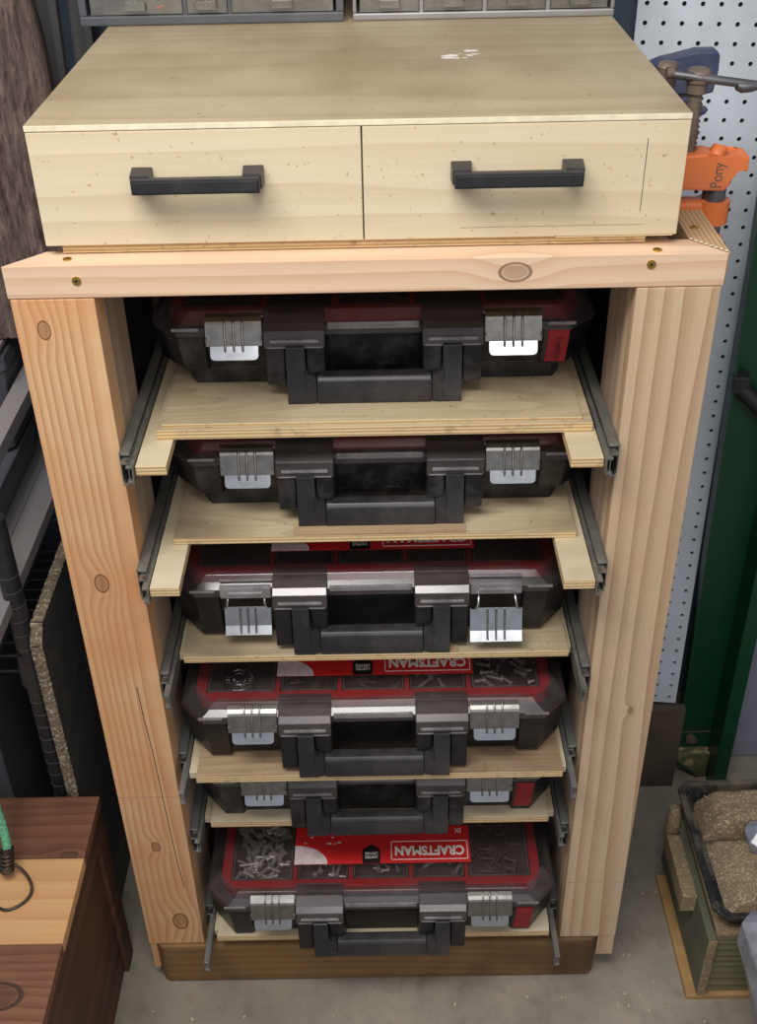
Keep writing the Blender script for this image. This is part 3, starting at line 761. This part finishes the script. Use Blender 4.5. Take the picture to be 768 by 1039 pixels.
# added support under the pegboard, its dark brown standing in for shaded floor
tag(bx('shade_board', .43, .566, .398, .415, 0, .205, M['shadewood']), 'added dark brown board standing in for shaded floor under the lower edge of the pegboard', 'board')

# ------------------------------------------------------------------ pipe clamps, right of the cabinet top
def thread(mb, p, q, r, pitch, m):
    p, q = Vector(p), Vector(q); L_ = (q-p).length; k = max(2, int(L_/pitch*2)); pts = [p.lerp(q, i/k) for i in range(k+1)]
    mb.tube(pts, [r if i % 2 else r*.72 for i in range(k+1)], 12, m)
cl = empty('pipe_clamp', (.412, .2, 0), 'orange pipe clamp on a grey pipe standing right of the plywood box', 'clamp')
mb = MB(); mb.cyl((0, 0, 0), .0135, 1.262, 'z', 24, M['pipe']); mb.build('pipe', M['pipe'], cl)
mb = MB()
prof = [(-.046, 1.256), (-.046, 1.296), (-.020, 1.298), (.006, 1.292), (.020, 1.292), (.030, 1.295), (.031, 1.276), (.0265, 1.276), (.022, 1.281), (.016, 1.278), (.013, 1.262), (.006, 1.254)]
mb.prism(prof, -.018, .018, 'y', M['orange'], .003)
mb.tube([(-.006, -.006, 1.292), (-.004, -.004, 1.297), (.006, 0, 1.2975)], [.009, .010, .004], 10, M['orange'])
jw = mb.build('screw_jaw', M['orange'], cl)
text('lettering', 'Pony', .019, M['rust'], jw, (-.004, -.0183, 1.273), (0, 0, 0), .0, .8).rotation_euler = (Matrix.Rotation(PI/2, 3, 'X') @ Matrix.Rotation(PI/2, 3, 'Z')).to_euler()
mb = MB(); mb.cyl((0, 0, 1.212), .0200, .027, 'z', 28, M['orange']); mb.box(-.046, -.006, -.013, .012, 1.210, 1.240, M['orange'], .005)
mb.build('jaw_collar', M['orange'], cl)
mb = MB(); mb.box(-.046, .014, -.016, .016, 1.140, 1.200, M['orange'], .006); mb.prism([(.0, 1.142), (.026, 1.148), (.028, 1.158), (.010, 1.186)], -.013, .013, 'y', M['orange'], .002)
mb.build('tail_jaw', M['orange'], cl)
mb = MB()
thread(mb, (-.037, 0, 1.290), (-.037, 0, 1.368), .0092, .0062, M['rust']); mb.cyl((-.037, 0, 1.362), .0115, .016, 'z', 16, M['rust']); mb.tube([(-.037, 0, 1.374), (-.037, 0, 1.384), (-.037, 0, 1.388), (-.037, 0, 1.389)], [.0140, .0145, .011, .0005], 16, M['rust'])
sc = mb.build('clamp_screw', M['rust'], cl)
mb = MB(); mb.tube([(-.036, -.010, 1.380), (.03, -.012, 1.371), (.14, -.014, 1.362)], .0050, 12, M['pipe']); mb.tube([(-.070, -.004, 1.384), (-.036, -.010, 1.380)], .0050, 12, M['pipe'])
mb.cyl((-.074, -.003, 1.3845), .0066, .008, 'x', 12, M['rust']); mb.tube([(.004, -.012, 1.372), (.010, -.012, 1.370), (.020, -.012, 1.371), (.026, -.012, 1.371)], [.0052, .0068, .0068, .0052], 10, M['pipe']); mb.build('sliding_handle', M['pipe'], sc)
cl2 = empty('pipe_clamp', (.346, .226, 0), 'brown threaded clamp screw half hidden behind the right edge of the plywood box', 'clamp')
mb = MB(); thread(mb, (0, 0, 1.30), (0, 0, 1.374), .0092, .0062, M['rust']); mb.cyl((0, 0, 1.364), .0110, .022, 'z', 16, M['rust']); mb.tube([(0, 0, 1.384), (0, 0, 1.389), (0, 0, 1.390)], [.012, .010, .0005], 16, M['rust']); mb.build('clamp_screw', M['rust'], cl2)
mb = MB(); mb.box(-.012, .014, -.006, .03, 1.26, 1.300, M['orange'], .004); mb.build('screw_jaw', M['orange'], cl2)
mb = MB(); mb.cyl((0, .020, 0), .0125, 1.262, 'z', 20, M['pipe']); mb.build('pipe', M['pipe'], cl2)
cn = empty('bar_clamp', (.40, .30, 0), 'navy blue plastic bar clamp with ribbed body behind the pipe clamp', 'clamp')
mb = MB(); mb.prism([(-.105, 1.345), (-.104, 1.352), (-.045, 1.376), (-.005, 1.386), (.018, 1.386), (.022, 1.380), (.022, 1.365), (.020, 1.338), (.004, 1.334), (-.02, 1.338), (-.05, 1.338)], -.012, .012, 'y', M['navy'], .003); mb.build('fixed_jaw', M['navy'], cn)
mb = MB(); mb.box(-.028, -.004, -.010, .010, 0.0, 1.340, M['iron'], .003)
for k, (z, w) in enumerate([(1.312, .018), (1.285, .012), (1.258, .020), (1.228, .010)]): mb.prism([(-.006, z-.008), (w-.004, z), (w, z+.006), (-.006, z+.004)], -.010, .010, 'y', M['navy'], .002)
mb.prism([(-.04, 1.20), (-.04, 1.33), (.006, 1.336), (.004, 1.30), (-.001, 1.26), (-.004, 1.20)], -.014, .014, 'y', M['navy'], .003)
mb.build('sliding_jaw', M['navy'], cn)

# ------------------------------------------------------------------ green steel upright, handle, tote
gu = empty('green_steel_cabinet', (.60, .44, 0), 'tall dark green steel machine stand with folded edge beside the pegboard', 'steel stand')
mb = MB()
G0 = [(-.050, .047), (-.006, .0), (.045, .0), (.045, 1.9), (-.0705, 1.9), (-.0705, 1.60)]
def gx(z): return -.0265-(z-.047)*.0215
mb.prism([(gx(.047), .047), (.020, .002), (.040, .002), (.034-.0215*0, 1.60), (gx(1.60), 1.60)], 0, .004, 'y', M['green'], .0015)
mb.build('web_panel', M['green'], gu)
mb = MB(); mb.prism([(gx(.047)-.004, .047), (gx(.047), .047), (gx(1.6), 1.6), (gx(1.6)-.004, 1.6)], -.022, .004, 'y', M['green'], .001)
mb.prism([(gx(.047)-.004, .047), (.018, -.001+.002), (.022, .002), (gx(.047), .050)], -.022, .004, 'y', M['green'], .001); mb.build('left_flange', M['green'], gu)
mb = MB(); mb.prism([(.036, .002), (.040, .002), (.034, 1.6), (.030, 1.6)], -.055, .004, 'y', M['green'], .001); mb.prism([(.036, .002), (.062, .002), (.056, 1.6), (.030, 1.6)], -.058, -.054, 'y', M['green'], .001)
mb.build('right_flange', M['green'], gu)
mb = MB(); mb.prism([(-.0265, .0505), (.019, .003), (.0355, .003), (.0355, .066), (-.0265, .066)], -.0215, -.0005, 'y', M['greendust'], .002); mb.build('dusty_foot', M['greendust'], gu)
mb = MB(); mb.cyl((.0, -.0005, .088), .0105, -.007, 'y', 16, M['rust']); mb.cyl((.0, -.0075, .088), .006, -.003, 'y', 6, M['rust']); mb.build('bolt', M['rust'], gu)
bx('weld_line', -.020, .036, -.0012, 0, .104, .1062, M['rust'], gu, 0)
mb = MB(); mb.tube([(-.035, -.012, .862), (.02, -.03, .815), (.07, -.045, .77)], [.014, .014, .014], 10, M['iron'])
mb.box(-.050, -.022, -.026, -.002, .855, .885, M['iron'], .004); mb.build('lever_handle', M['iron'], gu)

tt = empty('storage_tote', (.827, .507, 0), 'grey plastic storage tote at the right edge beside the green steel stand', 'tote')
mb = MB()
def rr_(x0, x1, y0, y1, z, c=.02): return [(x0+c, y0, z), (x1-c, y0, z), (x1, y0+c, z), (x1, y1-c, z), (x1-c, y1, z), (x0+c, y1, z), (x0, y1-c, z), (x0, y0+c, z)]
mb.loft([rr_(-.145, .2, -.035, .12, 0), rr_(-.158, .22, -.04, .13, .56), rr_(-.160, .23, -.045, .135, .565), rr_(-.160, .23, -.045, .135, .60)], M['tote'], (True, True)); mb.build('tub', M['tote'], tt, bevel=.003)
mb = MB(); mb.loft([rr_(-.162, .232, -.047, .138, .6005), rr_(-.162, .232, -.047, .138, .615), rr_(-.14, .21, -.03, .12, .625)], M['tote']); mb.build('lid', M['tote'], tt, bevel=.003)
mb = MB(); mb.box(-.135, -.120, -.046, -.034, .10, .52, M['tote'], .003); mb.build('rib', M['tote'], tt)

# ------------------------------------------------------------------ crate with sawdust tray
tag(bx('plywood_offcut', .490, .84, -.052, .185, 0, .010, M['board'], bev=.001), 'thin plywood sheet lying on the floor under the weathered crate', 'plywood sheet')
cr = empty('wooden_crate', (.648, .098, .0102), 'weathered olive wooden crate standing on the plywood sheet at the right', 'crate')
def cx(*a): return tuple(a)
bx('front_board', -.128, .17, -.142, -.124, 0, .140, M['crate'], cr, .002)
mb = MB(); mb.prism([(-.146, .0), (-.146, .142), (.12, .148), (.12, .0)], -.142, -.129, 'x', M['crateside'], .002); mb.build('side_board', M['crateside'], cr)
bx('front_edge', -.1425, -.1285, -.150, -.1462, 0, .142, M['cleat'], cr, .002)
bx('back_board', -.128, .17, .102, .12, 0, .14, M['crate'], cr, .002); bx('top_board', -.128, .17, -.1415, .12, .1405, .1495, M['cleat'], cr, .002)
bx('side_board', .157, .17, -.123, .101, 0, .128, M['crateside'], cr, .002)
mb = MB(); mb.box(-.166, -.1425, -.072, .052, .112, .150, M['cleat'], .002); mb.build('side_cleat', M['cleat'], cr)
mb = MB(); mb.tube([(-.150, .075, .120), (-.150, .075, .165), (-.150, .082, .185)], [.012, .013, .009], 12, M['cleat']); mb.build('peg', M['cleat'], cr)
ty = empty('black_tray', (.656, .093, .160), 'black plastic tray with raised rim on top of the crate, full of sawdust', 'tray')
mb = MB()
def ry(x0, x1, y0, y1, z, c=.018): return rr_(x0, x1, y0, y1, z, c)
mb.loft([ry(-.128, .17, -.118, .118, 0), ry(-.140, .18, -.132, .132, .034), ry(-.146, .186, -.138, .138, .036), ry(-.146, .186, -.138, .138, .042), ry(-.136, .176, -.128, .128, .042), ry(-.134, .174, -.126, .126, .030), ry(-.124, .164, -.114, .114, .006)], M['traybl'], (True, True))
mb.build('tray_body', M['traybl'], ty, bevel=.001)
def lump(name, x0, x1, y0, y1, h, seed, label, par_loc, dark=False):
    mb = MB(); nx, ny = 40, 34; V = []
    for j in range(ny+1):
        for i in range(nx+1):
            u, v = i/nx, j/ny; x = x0+(x1-x0)*u; y = y0+(y1-y0)*v
            e = min(1, min(u, 1-u, v, 1-v)*6); e = math.sin(e*PI/2)**.7
            z = .0075+h*e*(.8+.2*math.sin(PI*u))+.004*noise.noise((x*60+seed, y*60, 0))+.003*noise.noise((x*170, y*170, seed))
            V.append((x, y, max(z, .0068)))
    F = [(j*(nx+1)+i, j*(nx+1)+i+1, (j+1)*(nx+1)+i+1, (j+1)*(nx+1)+i) for j in range(ny) for i in range(nx)]
    mb.faces(V, F, M['sawdust'], True)
    o = mb.build(name, M['sawdust']); o.location = par_loc; return tag(o, label, 'sawdust', kind='stuff')
lump('sawdust_heap', -.116, .15, -.106, .032, .026, 1, 'sawdust heap covering the near half of the black tray', ty.location)
lump('sawdust_mound', -.118, .15, .036, .114, .050, 4, 'taller rounded sawdust mound at the far side of the black tray', ty.location)
sh_ = MB()
for k in range(46):
    x = R.uniform(-.12, .04); y = R.uniform(-.12, .11); a = R.uniform(0, PI); l = R.uniform(.003, .011)
    z = .040+R.uniform(0, .014)
    if y < .03: z = .034+R.uniform(-.002, .004)
    sh_.tube([(x, y, z), (x+l*.5*math.cos(a), y+l*.5*math.sin(a), z+.002), (x+l*math.cos(a), y+l*math.sin(a), z)], .0006, 5, M['plypale'])
sh_ = sh_.build('wood_shavings', M['plypale']); sh_.location = ty.location; tag(sh_, 'scattered thin wood shavings on the sawdust in the tray', 'wood shavings', kind='stuff')
mk = empty('milky_container', (.62, -.14, 0), 'milky faceted plastic container at the right edge in front of the crate', 'container')
mb = MB(); mb.loft([ry(-.030, .12, -.07, .060, .0, .012), ry(-.062, .14, -.09, .074, .12, .014), ry(-.088, .145, -.094, .077, .20, .02), ry(-.088, .145, -.094, .077, .245, .02), ry(-.070, .13, -.08, .065, .262, .02)], M['milky'], (True, True)); mb.build('body', M['milky'], mk, bevel=.002)
mb = MB(); mb.cyl((.03, .0, .2622), .02, .02, 'z', 20, M['milky']); mb.build('cap', M['milky'], mk)
gb = MB(); gb.loft([ry(0, .1, 0, .05, 0, .01), ry(-.004, .104, -.004, .054, .02, .014), ry(.01, .09, .01, .044, .034, .012)], M['milky'], (True, True)); gb = gb.build('plastic_jug', M['milky'], bevel=.002)
gb.location = (.598, .075, .196); tag(gb, 'pale plastic lump lying on the sawdust at the right edge of the tray', 'plastic piece')

# ------------------------------------------------------------------ left side: bark slab, boards, shelving
def slab():
    mb = MB(); nx, nz = 60, 110; V = []
    for j in range(nz+1):
        z = j/nz*1.0
        xr = .26 + .010*math.sin(z*9)+.012*noise.noise((0, z*7, 3)) - .0*z
        xl = -.02+.02*noise.noise((5, z*5, 0))
        for i in range(nx+1):
            u = i/nx; x = xl+(xr-xl)*u
            e = math.sin(PI*min(1, max(0, u)))**.35
            d = .030*e+.012*noise.noise((x*22, z*5, 1))+.007*noise.noise((x*70, z*14, 7))+.004*noise.noise((x*160, z*50, 2))
            V.append((x, -d+.04*0, z))
    n0 = len(V); F = [(j*(nx+1)+i, j*(nx+1)+i+1, (j+1)*(nx+1)+i+1, (j+1)*(nx+1)+i) for j in range(nz) for i in range(nx)]
    # flat sawn back
    V += [(V[j*(nx+1)][0], .03, V[j*(nx+1)][2]) for j in range(nz+1)]+[(V[j*(nx+1)+nx][0], .03, V[j*(nx+1)+nx][2]) for j in range(nz+1)]
    a = n0; b_ = n0+nz+1
    for j in range(nz):
        F.append((j*(nx+1), (j+1)*(nx+1), a+j+1, a+j)); F.append(((j)*(nx+1)+nx, b_+j, b_+j+1, (j+1)*(nx+1)+nx)); F.append((a+j, a+j+1, b_+j+1, b_+j))
    mb.faces(V, F, M['bark'], True)
    return mb.build('bark_slab', M['bark'])
sb = slab(); sb.location = (-.675, .41, .9868); sb.rotation_euler = (math.radians(-4), 0, 0)
tag(sb, 'rough bark covered wood slab standing upright left of the plywood box', 'wood slab')
for i, (x, w, y, lean, lab) in enumerate([(-.462, .030, .50, .03, 'narrow dark grey board leaning on the wall, nearer the bark slab'), (-.428, .030, .545, .02, 'narrow dark grey board leaning on the wall, nearer the charcoal parts cabinet')]):
    o = MB().box(-w/2, w/2, -.009, .009, 0, 1.7, M['oldboard'], .002).build('narrow_board', M['oldboard']); o.location = (x, y, 0); o.rotation_euler = (math.radians(-2.5), math.radians(1.2), 0)
    tag(o, lab, 'board', 'narrow boards leaning on the wall')
shf = empty('steel_shelving', (-.5, 0, 0), 'grey steel angle shelving running back along the left of the cabinet', 'shelving')
def angle(z, x0, x1, lip):
    mb = MB(); mb.box(x0, x1, -.15, .60, z-.003, z, M['angle'], .0008); mb.box(x1-.003, x1, -.15, .60, z-lip, z-.003, M['angle'], .0008)
    mb.build('shelf_angle', M['angle'], shf)
angle(.917, -.028, .0, .022); angle(.730, -.036, .002, .020)
bx('shelf_panel', -.45, -.03, .345, .64, .978, .986, M['angle'], shf); bx('shelf_panel', -.45, -.037, .05, .60, .7200, .7300, M['angle'], shf)
for y in (.61,): bx('upright', -.03, .0, y, y+.03, 0, 1.05, M['angle'], shf)
def binbox(name, x0, x1, y0, y1, z0, z1, label, m='binblack'):
    t = empty(name, ((x0+x1)/2, (y0+y1)/2, z0), label, 'storage bin', 'dark bins on the left shelving'); w, d, h = (x1-x0)/2, (y1-y0)/2, z1-z0
    mb = MB(); mb.loft([rr_(-w*.94, w*.94, -d*.94, d*.94, 0, .01), rr_(-w, w, -d, d, h*.85, .01)], M[m], (True, True)); mb.build('bin_body', M[m], t, bevel=.002)
    mb = MB(); mb.loft([rr_(-w-.004, w+.004, -d-.004, d+.004, h*.852, .012), rr_(-w-.004, w+.004, -d-.004, d+.004, h, .012)], M[m], (True, True)); mb.build('bin_lid', M[m], t, bevel=.002)
binbox('storage_bin', -.92, -.532, .355, .60, .812, .970, 'dark grey storage bin right below the bark slab')
binbox('storage_bin', -.92, -.545, .16, .50, .7325, .805, 'dark grey storage bin on the second steel shelf at far left')
# black wire rack
wr = empty('wire_rack', (-.50, .1, 0), 'black wire shelving rack with round post at the lower left', 'wire rack')
mb = MB(); mb.cyl((.003, .012, 0), .0140, .86, 'z', 20, M['iron'])
for k in range(30): mb.cyl((.003, .012, .03+k*.0254), .0143, .0012, 'z', 20, M['binblack'])
mb.build('post', M['iron'], wr)
mb = MB(); mb.cyl((.003, .012, .585), .0185, .045, 'z', 20, M['iron'], .0165); mb.cyl((.003, .012, .57), .0185, .016, 'z', 20, M['iron']); mb.build('collar', M['iron'], wr)
mb = MB()
for z in (.600, .570): mb.tube([(-.012, .03, z), (-.012, .52, z)], .0032, 8, M['iron']); mb.tube([(-.40, .035, z), (-.012, .035, z)], .0032, 8, M['iron'])
for k in range(19): mb.tube([(-.40, .06+k*.025, .603), (-.012, .06+k*.025, .603)], .0018, 6, M['iron'])
mb.build('wire_shelf', M['iron'], wr)
tag(bx('storage_box', -.98, -.60, .16, .56, .0, .50, M['binblack'], bev=.004), 'big dark box on the floor behind the redwood box', 'box')
# black sheet with frayed edge
sp = empty('black_sheet', (-.470, .08, 0), 'black speckled sheet with frayed sawdusty edges standing left of the cabinet', 'sheet')
mb = MB(); mb.prism([(0, 0), (.39, 0), (.39, .69), (.02, .69), (0, .665)], -.008, .008, 'x', M['sheet'], .002); mb.build('sheet_body', M['sheet'], sp)
def fuzz(pts):
    mb = MB()
    for (ya, za), (yb, zb) in zip(pts, pts[1:]):
        L_ = math.hypot(yb-ya, zb-za); n = int(L_/.004)
        V = []
        for k in range(n+1):
            t = k/n; y = ya+(yb-ya)*t; z = za+(zb-za)*t
            ny, nz = -(zb-za)/L_, (yb-ya)/L_
            for q in range(5):
                xq = -.0085+.017*q/4; bump_ = .0035*math.sin(PI*q/4)+.0025*noise.noise((y*300, z*300, q*3.3))
                V.append((xq+.0015*noise.noise((y*200, z*210, q)), y+ny*(bump_+.0005), z+nz*(bump_+.0005)))
        mb.faces(V, [(k*5+q, k*5+q+1, (k+1)*5+q+1, (k+1)*5+q) for k in range(n) for q in range(4)], M['fuzz'])
    mb.build('frayed_edge', M['fuzz'], sp)
fuzz([(0, .003), (0, .665), (.02, .69), (.388, .69)])

# redwood box
rb = empty('redwood_box', (-.66, -.15, 0), 'brown wooden box with one pale plank in its top, in the lower left corner', 'wooden box')
ys = [(-.054, .208, 'redwood'), (-.196, -.0555, 'pine'), (-.36, -.1975, 'redwood'), (-.52, -.3615, 'redwood')]
for ya, yb, m in [(-.0530, .0600, 'redwood'), (-.1935, -.0545, 'pine'), (-.350, -.195, 'redwood'), (-.50, -.3515, 'redwood')]:
    pl = bx('top_plank', -.28, .2375, ya+.15, yb+.15, .362, .381, M[m], rb, .0015)
bx('side_panel', .218, .228, -.348, .202, 0, .361, M['redside'], rb, .0015)
bx('side_frame', .2285, .2365, -.35, .205, .315, .3605, M['redside'], rb, .0015)
bx('side_frame', .2285, .2365, .165, .205, 0, .3145, M['redside'], rb, .0015)
bx('back_panel', -.28, .217, .19, .202, 0, .361, M['redside'], rb, .0015); bx('front_panel', -.28, .217, -.348, -.336, 0, .361, M['redside'], rb, .0015)
bx('side_panel', -.28, -.27, -.335, .189, 0, .361, M['redside'], rb, .0015)
# bungee
bg = empty('bungee_cord', (-.510, -.10, .381), 'green and white bungee cord end with a wire hook on the pale plank', 'bungee cord')
def smooth(pts, k=6):
    pts = [Vector(p) for p in pts]; out = []
    for i in range(len(pts)-1):
        a = pts[max(i-1, 0)]; b = pts[i]; c = pts[i+1]; d = pts[min(i+2, len(pts)-1)]
        for q in range(k):
            t = q/k; out.append(.5*((2*b)+(c-a)*t+(2*a-5*b+4*c-d)*t*t+(3*b-a-3*c+d)*t*t*t))
    return out+[pts[-1]]
mb = MB(); mb.tube(smooth([(-.050, .12, .15), (-.040, .09, .115), (-.024, .062, .078), (-.014, .042, .052), (-.012, .034, .038)]), .0066, 12, M['cord']); mb.build('cord', M['cord'], bg)
mb = MB(); mb.tube([(-.012+.0088*math.cos(a), .030-.0010*a/2+.0088*math.sin(a), .040-.0048*a/(2*PI)) for a in [PI/7*k for k in range(0, 78)]], .0021, 8, M['hook']); mb.build('wire_coil', M['hook'], bg)
mb = MB(); mb.tube(smooth([(-.003, .020, .020), (.012, .012, .016), (.026, -.006, .009), (.026, -.022, .004), (.014, -.036, .0025), (-.002, -.042, .0025), (-.018, -.034, .003), (-.024, -.022, .006)]), .0022, 8, M['hook']); mb.build('wire_hook', M['hook'], bg)
ch = MB()
for k in range(70):
    x = R.choice([R.uniform(.38, .6), R.uniform(-.4, .45)]); y = R.uniform(-.2, -.03) if x < .38 else R.uniform(-.1, .3)
    if x > .47 and y > -.07: x -= .1
    a = R.uniform(0, PI); l = R.uniform(.001, .004); w_ = l*.5; c_, s_ = math.cos(a), math.sin(a)
    ch.prism([(x+l*c_, y+l*s_), (x-w_*s_, y+w_*c_), (x-l*c_, y-l*s_), (x+w_*s_, y-w_*c_)], .0002, .0012, 'z', M['plypale'])
tag(ch.build('wood_chips', M['plypale']), 'tiny pale wood chips scattered on the concrete floor round the cabinet', 'wood chips', kind='stuff')
# ------------------------------------------------------------------ light, world, camera
def area(name, loc, target, sx, sy, e, col):
    l = bpy.data.lights.new(name, 'AREA'); l.shape = 'RECTANGLE'; l.size = sx; l.size_y = sy; l.energy = e; l.color = col
    o = bpy.data.objects.new(name, l); COL.objects.link(o); o.location = loc
    o.rotation_euler = (Vector(target)-Vector(loc)).to_track_quat('-Z', 'Y').to_euler(); return o
area('ceiling_lamp', (-.35, -.75, 2.45), (0, .1, 1.0), 1.3, .5, 29, (1, .965, .92))
area('ceiling_lamp', (.4, -2.4, 2.45), (0, 0, .8), 1.6, .8, 13, (1, .96, .92))
w = bpy.data.worlds.new('world'); SC.world = w; w.use_nodes = True
w.node_tree.nodes['Background'].inputs[0].default_value = (.92, .93, 1, 1); w.node_tree.nodes['Background'].inputs[1].default_value = .38

cam = bpy.data.cameras.new('camera'); co = bpy.data.objects.new('camera', cam); COL.objects.link(co)
yaw, pit, rol, f = -.0051, .6046, -.0214, 1156.6
fw = Vector((math.sin(yaw)*math.cos(pit), math.cos(yaw)*math.cos(pit), -math.sin(pit))); r = fw.cross(Vector((0, 0, 1))).normalized(); u = r.cross(fw)
r2 = r*math.cos(rol)+u*math.sin(rol); u2 = -r*math.sin(rol)+u*math.cos(rol)
m = Matrix((r2, u2, -fw)).transposed().to_4x4(); m.translation = Vector((.0148, -1.1187, 1.7084)); co.matrix_world = m
cam.sensor_fit = 'VERTICAL'; cam.sensor_height = 36; cam.lens = f*36/1039; cam.clip_start = .02
SC.camera = co
vs_ = SC.view_settings; vs_.view_transform = 'Standard'; vs_.look = 'None'; vs_.exposure = 0; vs_.gamma = 1; vs_.use_curve_mapping = False
